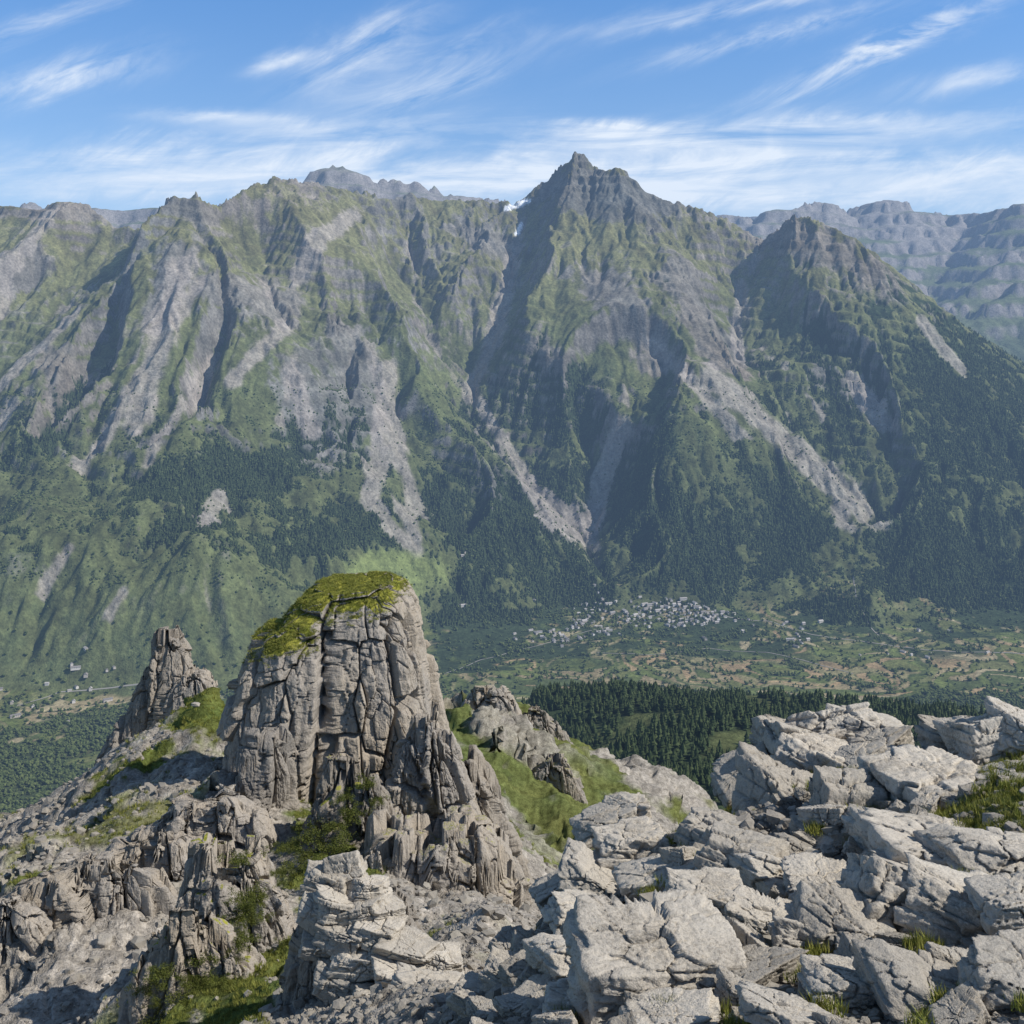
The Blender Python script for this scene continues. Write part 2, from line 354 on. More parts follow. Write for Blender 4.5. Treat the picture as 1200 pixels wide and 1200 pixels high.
pal=np.array([(.085,.105,.04),(.13,.155,.05),(.10,.12,.04),(.15,.155,.065),(.27,.22,.125),(.31,.225,.125),(.14,.15,.055),(.23,.205,.105),(.12,.135,.045),(.34,.285,.17)],f32)
fieldc=pal[np.minimum((fid*10).astype(int),9)]
tan_ok=sm(-.35,.15,n_c*.8+.3*n_a+.35*sm(3500,4000,Y)+.45*sm(-300,600,X)-.18+.2*sm(-900,-1200,X))[...,None]
fieldc=fieldc*tan_ok+(1-tan_ok)*(.5*fieldc*np.array((.6,.9,.6),f32)+.5*np.array((.11,.13,.05),f32))
def C(*c):return np.array(c,f32)
nb=n_b[...,None];na=n_a[...,None]
grassc=C(.122,.138,.058)*(1+.5*na+.4*nb)+C(.050,.030,.020)*sm(-300,700,H+350*n_a)[...,None]
rockc=C(.180,.163,.148)*(1+.4*nb)+C(.03,.008,-.008)*n_c[...,None]
band=noise2(ph*2.1,X/400,9)[...,None]
rockc=rockc*(1+.30*band)
screec=C(.30,.267,.235)*(1+.25*nb)
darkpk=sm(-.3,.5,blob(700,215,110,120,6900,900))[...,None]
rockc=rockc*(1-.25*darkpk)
def mx(a,b,m):m=m[...,None];return a*(1-m)+b*m
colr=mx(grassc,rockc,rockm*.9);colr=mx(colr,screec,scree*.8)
colr=mx(colr,C(.19,.225,.078)*(1+.2*nb),meadow*.85)
shrubm=sm(.0,.4,n_b+.5*n_a)*sm(450,-300,H)*(1-scree)*(1-rockm)*.6
colr=mx(colr,C(.062,.080,.036)+0*nb,shrubm*(1-meadow))
colr=mx(colr,fieldc,valley*(1-.85*vw)*(Y>2350))
# terraced plots on the foot of the slope
terr=sm(-.3,.2,np.maximum(blob(930,705,120,30,4650,500),blob(1120,720,120,26,4600,500))+.5*n_a)*(Y>3900)
colr=mx(colr,fieldc,terr*.85*(1-valley)*(1-forest*.6))
hedge=sm(.085,.025,edge)*np.maximum(valley,terr*.8)*(Y>2500)
colr=mx(colr,C(.05,.07,.028)+0*nb,hedge)
colr=mx(colr,C(.040,.056,.027)+0*nb,np.clip(forest*1.1,0,1))
snow=sm(0,.3,np.maximum(seg(594,246,616,236,5,7100),seg(612,262,606,275,3,6900))+.5*n_b)
snow=np.where((Y>6500)&(np.abs(X)<400),snow,0)
colr=mx(colr,C(.75,.77,.8)+0*nb,snow)
colr=np.clip(colr,.005,.9)
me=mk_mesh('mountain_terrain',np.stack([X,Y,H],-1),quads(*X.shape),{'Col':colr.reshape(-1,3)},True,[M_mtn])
add('mountain_hills',me,kind='structure')
print('mtn mesh',time.time()-T0)
def hz(x,y):
    xi=(np.asarray(x)-xs[0])/RES;yi=(np.asarray(y)-ys[0])/RES
    x0=np.clip(xi.astype(int),0,len(xs)-2);y0=np.clip(yi.astype(int),0,len(ys)-2);tx=xi-x0;ty=yi-y0
    return H[y0,x0]*(1-ty)*(1-tx)+H[y0,x0+1]*(1-ty)*tx+H[y0+1,x0]*ty*(1-tx)+H[y0+1,x0+1]*ty*tx
# ---------------------------------------------------------------- distant mountains + base ground
xf=np.arange(-8500,9500,30,dtype=f32);yf=np.arange(6900,17500,30,dtype=f32);Yf,Xf=np.meshgrid(yf,xf,indexing='ij')
far=[(.75,[(300,226,9500),(350,216,9800),(388,192,10000),(420,212,10000),(480,218,10200),(540,232,10400),(620,246,10600)]),
 (.7,[(-300,250,9500),(0,243,9000),(60,246,9300),(130,250,9600),(200,244,9800)]),
 (.6,[(830,255,11500),(880,260,11500),(905,247,11500),(960,241,11800),(1000,250,12000),(1035,234,12000),(1070,246,12000),(1110,256,12000),(1160,250,11500),(1200,243,11000),(1260,235,11000),(1450,250,11000)]),
 (.6,[(960,241,11800),(960,300,10600),(990,350,9800)]),(.6,[(1035,234,12000),(1060,300,10800),(1050,340,10000)]),
 (.65,[(1260,235,11000),(1190,300,10000),(1130,350,9200),(1100,400,8600)]),(.65,[(1300,290,9500),(1200,335,9000),(1140,380,8500)]),
 (.6,[(1450,250,11000),(1350,330,9000),(1250,400,8200)]),
 (.5,[(700,262,16500),(900,256,16000),(1000,248,16500),(1150,252,16500),(1500,250,16500)])]
wx=Xf+120*fbm2(Xf/900,Yf/900,4,3);wy=Yf+120*fbm2(Xf/900,Yf/900,4,9)
HF=np.full(Xf.shape,-1000.,f32)+120*fbm2(Xf/1500,Yf/1500,4,2)
for k,pl in far:
    P=[site(*p) for p in pl]
    for a,b_ in zip(P[:-1],P[1:]):
        dx=b_[0]-a[0];dy=b_[1]-a[1];t=np.clip(((wx-a[0])*dx+(wy-a[1])*dy)/(dx*dx+dy*dy),0,1)
        HF=np.maximum(HF,a[2]+t*(b_[2]-a[2])-k*np.hypot(wx-a[0]-t*dx,wy-a[1]-t*dy))
Xs,Ys,Rs=X,Y,RES
X,Y,RES=Xf,Yf,30.
for i,(wl,am,bb) in enumerate([(900,90,6),(450,55,3),(220,26,1),(110,12,1)]):
    HF,v=erode(HF,1/wl,am,300+i*7,bb)
X,Y,RES=Xs,Ys,Rs
HF=HF+24*(1-np.abs(fbm2(Xf/160,Yf/160,4,88))*3)
pf=(HF+60*fbm2(Xf/900,Yf/900,3,5))/170;ff=pf-np.floor(pf);HF=HF+90*(sm(.35,.7,ff)-ff)*sm(-300,200,HF)
gy2,gx2=np.gradient(HF,30.);sl=np.hypot(gx2,gy2);na2=fbm2(Xf/400,Yf/400,4,5)
cf=mx(C(.115,.135,.075)*np.ones(Xf.shape+(3,),f32),C(.225,.208,.195)*(1+.2*na2[...,None]),sm(.55,1.0,sl*.6+.5*na2+.0005*(HF-100)))
cf=mx(cf,C(.035,.05,.03)*np.ones_like(cf),sm(100,-300,HF+250*na2))
add('distant_hills',mk_mesh('distant_hills',np.stack([Xf,Yf,HF],-1),quads(*Xf.shape),{'Col':np.clip(cf,.01,.9).reshape(-1,3)},True,[M_mtn]),kind='structure')
gx_=np.linspace(-40000,40000,60);gY,gX=np.meshgrid(gx_+20000,gx_,indexing='ij')
add('ground',mk_mesh('ground',np.stack([gX,gY,gX*0-1350],-1),quads(60,60),{'Col':np.tile(C(.07,.09,.045),(3600,1))},True,[M_mtn]),kind='structure')
# ---------------------------------------------------------------- trees
def cone_tree(tiers,sides,seed,jag=.25):
    r=np.random.default_rng(seed);V=[];Fc=[]
    for k in range(tiers):
        z0=.10+.82*k/tiers;z1=min(1.,z0+1.45*.9/tiers) if k<tiers-1 else 1.
        rad=.20*(1-k/tiers)**.8+.02
        b0=len(V)
        for s in range(sides):
            a=6.283*(s+r.random()*.5)/sides;rr=rad*(1+jag*(r.random()*2-1));V.append((rr*math.cos(a),rr*math.sin(a),z0+.05*(r.random()-.6)))
        V.append((0.01*r.random(),0,z1));ap=len(V)-1
        for s in range(sides):Fc.append((b0+s,b0+(s+1)%sides,ap))
    return np.array(V,f32),np.array(Fc)
def ico(sub):
    import bmesh
    bm=bmesh.new();bmesh.ops.create_icosphere(bm,subdivisions=sub,radius=1)
    V=np.array([v.co[:] for v in bm.verts],f32);Fc=np.array([[v.index for v in f.verts] for f in bm.faces]);bm.free();return V,Fc
I1=ico(1);I2=ico(2);I4=ico(4);I6=ico(6)
def round_tree(seed):
    r=np.random.default_rng(seed);Vs=[];Fs=[];o=0
    for k in range(3):
        V=I1[0]*(1+.35*(r.random((len(I1[0]),1))-.5));V=V*(.22+.12*r.random())*np.array((1,1,.9))+np.array(((r.random()-.5)*.35,(r.random()-.5)*.35,.35+.2*k))
        Vs.append(V);Fs.append(I1[1]+o);o+=len(V)
    return np.concatenate(Vs).astype(f32),np.concatenate(Fs)
def scatter(tpls,pos,hgt,wid=1.0,seed=0):
    r=np.random.default_rng(seed);Vs=[];Fs=[];o=0
    which=r.integers(0,len(tpls),len(pos))
    for k,(V,Fc) in enumerate(tpls):
        p=pos[which==k];h=hgt[which==k]
        if not len(p):continue
        a=r.random(len(p))*6.283;c,s=np.cos(a)[:,None],np.sin(a)[:,None];w=(h*wid*(.8+.5*r.random(len(p))))[:,None]
        x=(V[:,0]*c-V[:,1]*s)*w+p[:,0:1];y=(V[:,0]*s+V[:,1]*c)*w+p[:,1:2];z=V[:,2]*h[:,None]+p[:,2:3]
        Vs.append(np.stack([x,y,z],-1).reshape(-1,3));Fs.append((Fc[None]+(np.arange(len(p))*len(V))[:,None,None]).reshape(-1,3)+o);o+=len(p)*len(V)
    return np.concatenate(Vs),np.concatenate(Fs)
U=X/Y
inview=(np.abs(U)<.53)
def pick(prob,n):
    pr=prob.ravel().astype(np.float64);pr/=pr.sum();return rng.choice(pr.size,n,p=pr)
prob=np.where(inview&(Y>3600)&(Y<6600)&(forest>.25),forest,0)*sm(250,-350,H)*np.where(gy-H/Y>-.02,1,0)*(1-valley)
idx=pick(prob,60000)
px_=X.ravel()[idx]+rng.uniform(-3.5,3.5,len(idx));py_=Y.ravel()[idx]+rng.uniform(-3.5,3.5,len(idx))
pos=np.stack([px_,py_,hz(px_,py_)-1],-1)
V,Fc=scatter([cone_tree(2,5,s) for s in range(4)],pos,rng.uniform(9,20,len(pos)),1.35,1)
add('conifer_forest',mk_mesh('conifer_forest',V,Fc,None,False,[M_con]),kind='stuff',label="dark conifer woods covering the lower mountain slopes",category="forest")
prob=np.where(inview&(Y<2200)&(Y>1150)&(U>-.06)&(H>-780),forest,0)
idx=pick(prob,8500)
px_=X.ravel()[idx]+rng.uniform(-3.5,3.5,len(idx));py_=Y.ravel()[idx]+rng.uniform(-3.5,3.5,len(idx))
pos=np.stack([px_,py_,hz(px_,py_)-.5],-1)
t_=pos[:,2]/pos[:,1]
vis=(t_>-.40)&(np.abs(px_/py_)<.465)&(px_/py_>.03)
order=np.argsort(np.where(vis,py_,9e9))
ind=order[:300];rest=order[300:]
V,Fc=scatter([cone_tree(5,7,s+20,.4) for s in range(6)],pos[rest],6+16*rng.random(len(rest))**.9,1.25,2)
add('pine_forest',mk_mesh('pine_forest',V,Fc,None,False,[M_con]),kind='stuff',label="dense dark green pine wood on a plateau",category="forest")
crowns=[];
for s in range(5):
    V,Fc=cone_tree(8,9,60+s,.45);crowns.append(mk_mesh('crown',V,Fc,None,False,[M_con]))
cy=[]
for k,(r_,z_) in enumerate(((.018,-.03),(.014,.4),(.004,.95))):
    for s in range(6):cy.append((r_*math.cos(s*1.047),r_*math.sin(s*1.047),z_))
trunkme=mk_mesh('trunk',np.array(cy),quads(3,6,True),None,True,[M_bark])
for k,i in enumerate(ind):
    e=add('pine_tree',None,"dark green pine tree standing on the wooded plateau","pine tree",group="pine trees on the plateau")
    h_=float(rng.uniform(10,20));e.location=pos[i].tolist();e.scale=(h_*1.15,h_*1.15,h_);e.rotation_euler[2]=float(rng.uniform(0,6.28))
    add('trunk',trunkme,parent=e);add('crown',crowns[k%5],parent=e)
vill=np.exp(-((X-430)/330)**2-((Y-4230)/170)**2)
prob=np.where(inview&(Y>2350)&(Y<4900),np.clip(valley*(.9*vw+.022+.45*vill)+1.0*hedge*(fid>.25),0,1)+.08*sm(-850,-950,H)*(1-valley),0)
idx=pick(prob,19000)
px_=X.ravel()[idx]+rng.uniform(-3.5,3.5,len(idx));py_=Y.ravel()[idx]+rng.uniform(-3.5,3.5,len(idx))
pos=np.stack([px_,py_,hz(px_,py_)-1],-1)
order=np.argsort(np.where((np.abs(px_/py_)<.46)&((px_/py_<-.36)|(pos[:,2]/pos[:,1]>-.285)),py_,9e9));ind=order[:300];rest=order[300:]
rt=[round_tree(s) for s in range(6)]
V,Fc=scatter(rt,pos[rest],rng.uniform(5,13,len(rest)),1.1,3)
add('valley_woodland',mk_mesh('valley_woodland',V,Fc,None,False,[M_leaf]),kind='stuff',label="broadleaf copses and hedges between valley fields",category="woodland")
rtm=[mk_mesh('broadleaf_tree',v,f_,None,False,[M_leaf]) for v,f_ in rt]
for k,i in enumerate(ind):
    e=add('broadleaf_tree',rtm[k%6],"round green broadleaf tree on the valley floor","tree",group="broadleaf trees on the valley floor")
    h_=float(rng.uniform(9,16));e.location=pos[i].tolist();e.scale=(h_*1.1,h_*1.1,h_);e.rotation_euler[2]=float(rng.uniform(0,6.28))
prob=np.where(inview&(Y>3600)&(Y<5800)&(H<-200),(.25*(1-scree)*sm(-.2,.5,n_b)+.02)*(1-.9*meadow)*(1-valley),0)
idx=pick(prob,19000)
px_=X.ravel()[idx];py_=Y.ravel()[idx];pos=np.stack([px_,py_,hz(px_,py_)-1],-1)
V,Fc=scatter([ (I1[0]*np.array((.45,.45,.5))+np.array((0,0,.4)),I1[1]) ],pos,rng.uniform(4,10,len(pos)),1.1,4)
add('hillside_bushes',mk_mesh('hillside_bushes',V,Fc,None,False,[M_leaf]),kind='stuff',label="scattered bushes on grassy mountain slopes",category="bushes")
print('trees',time.time()-T0)
# ---------------------------------------------------------------- houses
def house_meshes(l,w,h,rh):
    a,b_=l/2,w/2
    V=[(-a,-b_,-3),(a,-b_,-3),(a,b_,-3),(-a,b_,-3),(-a,-b_,h),(a,-b_,h),(a,b_,h),(-a,b_,h),(-a,0,h+rh),(a,0,h+rh)]
    fcs=[(0,1,5,4),(2,3,7,6),(1,2,6,5),(3,0,4,7),(5,6,9),(7,4,8)];nw=len(fcs)
    for fl in range(2):
        for k in range(int(l//4)):
            for y in (-b_-.03,b_+.03):
                n=len(V);x=-a+2.2+k*(l-4.4)/max(1,int(l//4)-1);z=1.6+fl*3
                V.extend([(x-.55,y,z-.75),(x+.55,y,z-.75),(x+.55,y,z+.75),(x-.55,y,z+.75)]);fcs.append((n,n+1,n+2,n+3))
    me=bpy.data.meshes.new('wall');me.from_pydata(V,[],fcs);me.materials.append(M_wall);me.materials.append(M_win);me.shade_flat()
    for p in me.polygons:
        if p.index>=nw:p.material_index=1
    o=.7;d=rh*o/b_;t=.35
    R=[(-a-o,-b_-o,h-d),(a+o,-b_-o,h-d),(a+o,0,h+rh),(-a-o,0,h+rh),(a+o,b_+o,h-d),(-a-o,b_+o,h-d)]
    R=[(x,y,z+.05) for x,y,z in R]+[(x,y,z+.05+t) for x,y,z in R]
    rf=[(0,1,2,3),(3,2,4,5),(9,8,7,6),(11,10,8,9),(0,6,7,1),(4,10,11,5),(1,7,8,2),(2,8,10,4),(0,3,9,6),(3,5,11,9)]
    mr=bpy.data.meshes.new('roof');mr.from_pydata(R,[],rf);mr.materials.append(M_roof);mr.shade_flat()
    return me,mr
HM=[house_meshes(*a) for a in ((10,8,5.5,3),(13,9,6,3.2),(18,10,6,3.5),(26,11,6,3),(12,10,7,4))]
def ground_d(px,py):
    d=np.arange(2600,5400,6.);u=(px-600)/F;z=hz(u*d,d);t=(400-py)/F
    ok=np.where(z>t*d)[0];return float(d[ok[0]]) if len(ok) else 4200.
vr=np.random.default_rng(12);placed=[]
clusters=[(785,713,32,5,44),(745,725,28,6,32),(700,713,18,5,16),(808,726,24,5,32),(650,746,28,4,26),(682,733,18,5,14),(838,720,16,4,10),(712,739,20,4,12),(935,752,16,3,9),(905,735,70,9,10),(60,818,70,22,9),(110,800,60,18,8),(640,700,60,10,4),(1090,760,80,12,9),(545,650,3,2,2)]
for cx,cy_,sx,sy,n in clusters:
    for _ in range(n):
        for tr in range(14):
            px=cx+vr.normal()*sx*.6;py=cy_+vr.normal()*sy*.85
            d=ground_d(px,py);x=(px-600)/F*d
            if all((x-a)**2+(d-b_)**2>15**2 for a,b_ in placed):break
        placed.append((x,d));k=int(vr.integers(0,5));wl,rf_=HM[k]
        e=add('village_house',None,"pale rendered house with grey gabled roof in the valley village" if px>600 else "pale rendered farmhouse with grey gabled roof among valley fields","house",group="houses of the valley village")
        e.location=(x,d,float(hz(x,d))+.5);e.rotation_euler[2]=float(vr.choice([.3,.45,1.9,2.0])+vr.normal()*.15);s_=float(vr.uniform(.6,1.15));e.scale=(s_,s_,s_*.9)
        add('wall',wl,parent=e);add('roof',rf_,parent=e)
def road(name,pts,w):
    P=[]
    for px,py in pts:
        d=ground_d(px,py);P.append(((px-600)/F*d,d))
    P=np.array(P);t=np.linspace(0,len(P)-1,200);x=np.interp(t,range(len(P)),P[:,0]);y=np.interp(t,range(len(P)),P[:,1])
    for _ in range(6):x[1:-1]=(x[:-2]+x[1:-1]+x[2:])/3;y[1:-1]=(y[:-2]+y[1:-1]+y[2:])/3
    dx=np.gradient(x);dy=np.gradient(y);l=np.hypot(dx,dy)+1e-6;nx,ny=-dy/l*w/2,dx/l*w/2
    V=[];
    for s in (-1,0,1):
        V.append(np.stack([x+s*nx,y+s*ny,hz(x+s*nx,y+s*ny)+1.0],-1))
    add(name,mk_mesh(name,np.stack(V,1),quads(200,3),None,True,[M_road]),kind='structure')
road('valley_road',[(845,722),(900,728),(950,744),(1010,752),(1070,760),(1130,765),(1230,768)],5)
road('valley_road',[(20,828),(70,812),(140,806),(180,800)],4)
road('village_lane',[(520,790),(560,775),(610,762),(650,752),(700,738),(760,722),(845,722)],4)
road('village_lane',[(1000,675),(1003,700),(1012,720),(1030,745)],4)
road('village_lane',[(700,765),(760,768),(830,760),(900,765),(1000,790)],4)
# ---------------------------------------------------------------- NEAR TERRAIN
cp=[(560,1210,12),(700,1210,10.5),(850,1220,9.5),(1000,1220,9),(1200,1220,8.5),(1400,1220,8.5),
(600,1160,15),(700,1110,14),(800,1110,12.5),(900,1090,13),(1050,1090,12),(1200,1090,11.5),(1400,1090,11),
(650,1085,17),(720,1020,18),(800,985,18),(880,950,19),(980,900,20.5),(1060,930,19),(1130,910,18),(1200,895,17),(1400,880,17),
(650,1230,26),(760,1200,26),(900,1150,28),(1000,1150,30),(1200,1150,28),(1400,1100,28),
(800,1200,60),(1000,1200,70),(1200,1200,60),(1400,1200,60),(1000,1150,200),(1200,1100,200),(1300,1080,400),(900,1015,900),(1200,1010,900),(1500,1000,900),
(500,1170,24),(545,1190,17),(430,1230,22),(300,1210,30),(200,1210,36),(100,1210,42),(0,1210,46),(-200,1210,48),
(585,1080,38),(520,1070,50),(480,1130,35),(380,1110,44),
(300,1700,12),(0,1700,14),(-200,1700,12),(450,1500,12),(600,1350,8),(900,1350,7),(1200,1350,7),(1400,1350,7),(900,1700,5),(600,1700,5),(1200,1700,5),(0,1800,5),
(30,1135,50),(150,1085,53),(270,1040,56),(30,1052,56),(150,985,60),(270,935,64),(-150,1180,52),(-150,1090,58),
(0,1010,80),(100,955,78),(200,900,80),(260,850,88),(250,820,95),(140,885,105),(60,940,100),(0,980,95),(-180,1040,95),
(250,1050,130),(100,1100,130),(-180,1250,130),(0,1350,250),(250,1300,250),(0,1350,500),(250,1250,500),(-200,1350,500),(-200,1350,900),(0,1330,900),(300,1280,900),(600,1115,900),
(300,905,78),(430,970,68),(560,1000,70),(430,900,85),(600,1015,75),(640,1030,80),(450,930,110),(540,930,130),
(500,865,240),(540,835,250),(600,832,260),(640,856,260),(690,888,265),(740,910,270),(790,928,275),(850,965,290),(620,940,200),(700,970,200),(760,980,190),(620,1020,130),(700,1060,130),(560,960,170),
(540,960,420),(640,1000,420),(740,1000,420),(400,1000,300),(500,1050,600),(700,1030,600)]
cpa=np.array(cp,float)
LS=.3
Pn=np.stack([(cpa[:,0]-600)/F,np.log(cpa[:,2])*LS],-1);tn=(400-cpa[:,1])/F
nu,nv=800,1050
us=np.linspace(-.66,.66,nu).astype(f32);vs=np.linspace(math.log(5),math.log(960),nv).astype(f32)
VV,UU=np.meshgrid(vs,us,indexing='ij')
YN=np.exp(VV);XN=UU*YN
TN=rbf(Pn,tn,(UU,VV*LS),.02)
ZN=TN*YN
farw=sm(120,190,YN)
for k,lam in enumerate([80,40,20,10,5,2.5,1.2,.6]):
    w=np.clip((YN-4*lam)/(5*lam),0,1)
    n=1-2*np.abs(noise2(XN/lam+.3*noise2(XN/lam*.5,YN/lam*.5,k),YN/lam,400+k))
    ZN=ZN+w*lam*(.076+.06*farw*(lam<30))*n
led=np.exp(-((YN-56)/15)**2)*sm(-.12,-.24,UU)
PZ=(ZN+1.4*fbm2(XN/6,YN/6,3,8)+.05*XN)/3.2;fz=PZ-np.floor(PZ)
ZN=ZN+led*(sm(.3,.7,fz)-fz)*3.4
ridgecrag=farw*sm(.08,.3,fbm2(XN/22,YN/22,4,123))*sm(.10,.02,UU)
ZN=ZN+ridgecrag*4.5*(1-2*np.abs(fbm2(XN/9,YN/9,4,124)))
def grad_n(Z):
    dzv=np.gradient(Z,axis=0)/np.gradient(YN,axis=0)
    dzu=np.gradient(Z,axis=1)/np.gradient(XN,axis=1)
    zy=dzv-UU*dzu
    n=np.stack([-dzu,-zy,np.ones_like(Z)],-1);return n/np.linalg.norm(n,axis=-1,keepdims=True)
Nn=grad_n(ZN)
PN=np.stack([XN,YN,ZN],-1).astype(f32)
steep=sm(.78,.55,Nn[...,2])
for lam,amp in ((9.,.55),(4.,.6),(1.6,.55),(.7,.6)):
    F1,F2,idd=voro(XN/lam+.15*noise2(XN/lam*2,YN/lam*2,3),YN/lam,ZN/lam/1.6,int(lam*10),.8,.6)
    w=np.clip((YN-5*lam)/(5*lam),0,1)*(.2+.8*steep)
    PN+= (Nn*(w*amp*lam*.35*((idd-.5)*1.6-1.2*sm(.14,.0,F2-F1)))[...,None]).astype(f32)
ng=fbm2(XN/7,YN/7,4,91);ng2=fbm2(XN/1.3,YN/1.3,4,92);ngb=fbm2(XN/40,YN/40,4,93);ngf=fbm2(XN/.35,YN/.35,3,94)
def nb_(px,py,d,rx,rd):
    return 1-np.hypot((UU-(px-600)/F)/(rx/F),(VV-math.log(d))/rd)
gr=sm(.0,.3,ng+.4*ng2-.25)
gsp=np.full(UU.shape,-9.)
for s_ in [(815,955,17.6,75,.12),(575,1120,17,50,.25),(530,1180,15,60,.2),(870,1060,13,35,.08),(290,1150,35,70,.25),(190,1180,37,45,.12),(400,980,62,80,.15),(560,1000,150,120,.5),(240,830,92,40,.12),(70,1060,55,50,.05),(1100,870,19,30,.05),(150,920,82,60,.05)]:
    gsp=np.maximum(gsp,nb_(*s_))
gr=np.clip(np.maximum(gr*.8,sm(-.1,.3,gsp+.6*ng+.7*ng2)),0,1)*sm(.45,.65,Nn[...,2]+.1*ng2)
gr=gr*(1-farw)+farw*sm(-.2,.12,ngb*.8+.6*ng+.6*fbm2(XN/15,YN/15,4,97)-.6*sm(.055,.12,UU)+.06)*sm(.42,.62,Nn[...,2]+.2*ng)*(1-.85*ridgecrag)
n2=ng2[...,None];nf_=ngf[...,None]
cN=C(.325,.293,.252)*(1+.35*n2)*(1+.2*ng[...,None])*(1+.35*nf_)
cN=mx(cN,C(.26,.237,.204)*(1+.3*n2),np.maximum(steep,.5*farw))
cN=cN*(1-.4*sm(24,20,YN))[...,None]  # ground colour darkened around the near mound so gaps between blocks read deep
cN=mx(cN,(C(.10,.118,.034)*(1+.35*n2)*(1+.3*nf_)+C(.035,.02,.005)*ng[...,None]),gr*(1-.05*farw))
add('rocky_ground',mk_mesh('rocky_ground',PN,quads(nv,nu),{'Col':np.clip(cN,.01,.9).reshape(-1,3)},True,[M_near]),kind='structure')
print('near',time.time()-T0)
def nidx(x,y):
    ui=(np.asarray(x)/np.asarray(y)-us[0])/(us[1]-us[0]);vi=(np.log(y)-vs[0])/(vs[1]-vs[0])
    return np.clip(np.round(vi).astype(int),0,nv-1),np.clip(np.round(ui).astype(int),0,nu-1)
def nz(x,y):
    i,j=nidx(x,y);return PN[i,j,2]
# ---------------------------------------------------------------- CRAGS
def crag(name,label,prof,d,depth=.8,lam=2.2,amp=1.,seed=0,res=(420,420),grass=0.,topg=0.,yprof=None,cat="rock pinnacle",group=None,toptilt=0.,spike=0.):
    pr_=np.array(prof,float);s=d/F
    zt=(400-pr_[:,0])*s
    nl,nth=res
    q=np.linspace(0,1,nl);zz=zt[0]+(zt[-1]-zt[0])*q
    Lx=np.interp(-zz,-zt,(pr_[:,1]-600)*s);Rx=np.interp(-zz,-zt,(pr_[:,2]-600)*s)
    cx=(Lx+Rx)/2;a=(Rx-Lx)/2;hgt=zt[0]-zt[-1]
    ncap=40
    capr=np.linspace(0.01,1,ncap,endpoint=False)
    cx=np.r_[np.full(ncap,cx[0]),cx];aa=np.r_[a[0]*capr,a];zz=np.r_[np.full(ncap,zz[0])+0*capr,zz]
    amin=a.mean()*.55
    bb=np.maximum(a,amin*(.75+.25*q));b_=depth*np.r_[bb[0]*capr,bb]
    yc=np.r_[np.full(ncap,0),(yprof or 0)*q]
    th=np.linspace(0,2*np.pi,nth,endpoint=False)
    ct,stt=np.cos(th),np.sin(th);e=.55
    cxp=np.sign(ct)*np.abs(ct)**e;syp=np.sign(stt)*np.abs(stt)**e
    x=cx[:,None]+aa[:,None]*cxp;y=d+yc[:,None]+b_[:,None]*syp;z=zz[:,None]+0*x
    z=z+toptilt*((y-d)+.5*(x-cx[:,None]))*sm(.35,0,np.maximum(0,(zz[0]-zz))[:,None]/hgt)
    x=x.astype(f32);y=y.astype(f32);z=z.astype(f32)
    nx=np.tile(ct,(len(zz),1)).astype(f32);ny=np.tile(stt,(len(zz),1)).astype(f32);nzv=np.zeros_like(nx)
    nzv[:ncap]=1;nx[:ncap]*=capr[:,None]**4;ny[:ncap]*=capr[:,None]**4
    l=np.sqrt(nx**2+ny**2+nzv**2);nx/=l;ny/=l;nzv/=l
    w1=fbm3(x/lam/1.6,y/lam/1.6,z/lam/3,4,seed+50);w2=fbm3(x/lam/1.6,y/lam/1.6,z/lam/3,4,seed+60)
    wx=x+.08*lam*w1+.08*z;wy=y+.08*lam*w2;wz=z+.16*lam*fbm3(x/lam/2,y/lam/2,z/lam/2,3,seed+70)+.10*x
    dsp=0
    for k,(m,vz,w) in enumerate(((2.1,4.2,.46),(1.0,4.0,.48),(.45,3.0,.30),(.2,1.8,.17))):
        F1,F2,idd=voro(wx/lam/m,wy/lam/m,wz/lam/m/vz,seed+k*5,.85,.9 if k else .6)
        dsp=dsp+w*lam*m*((idd-.5)*1.1-.75*sm(.05,0,F2-F1)-.10*sm(.2,0,F2-F1))*.8
    flute=1-2*np.abs(fbm3(wx/lam*1.3,wy/lam*1.3,z/lam*.22,4,seed+9,.55))*2
    dsp=dsp+lam*.07*flute+lam*.05*fbm3(x/lam*5,y/lam*5,z/lam*5,3,seed+19)
    dsp=dsp*amp
    capw=np.ones(len(zz));capw[:ncap]=.15 if topg else .35
    if topg: capw[ncap:]=.45+.55*sm(0,.15,q)
    dsp=dsp*capw[:,None]
    x=x+nx*dsp;y=y+ny*dsp;z=z+nzv*dsp+.08*lam*fbm3(x/lam,y/lam,z/lam,4,seed+33)
    if spike:
        F1,F2,idd=voro(x/lam/.9,y/lam/.9,x*0+.5,seed+77,.85,.3)
        tw=sm(.45,0,np.maximum(0,zz[0]-zz)[:,None]/hgt)
        z=z+tw*spike*(idd-.55)*2
    P=np.stack([x,y,z],-1)
    P[0]=P[0].mean(0)
    dth=np.roll(P,-1,1)-np.roll(P,1,1);dl=np.gradient(P,axis=0);nn=np.cross(dl,dth);nn/=np.linalg.norm(nn,axis=-1,keepdims=True)+1e-9
    if nn[ncap//2,:,2].mean()<0:nn=-nn
    nzz=blur(nn[...,2],2)
    g_=sm(.55,.8,nzz+.3*fbm3(x/1.5,y/1.5,z/1.5,3,5))*grass
    if topg:
        rel=(z-zz[0])/hgt
        g_=np.maximum(g_,sm(-.12,-.04,rel+.06*fbm3(x/2,y/2,z/2,3,15)-.020*(x-cx[:,None]))*sm(.28,.52,nzz+.42*fbm3(x/.8,y/.8,z/.8,3,7)))
    org=np.array((float(cx.mean()),float(d),float(zz[-1])))
    fc=quads(len(zz),nth,True)[:,::-1]
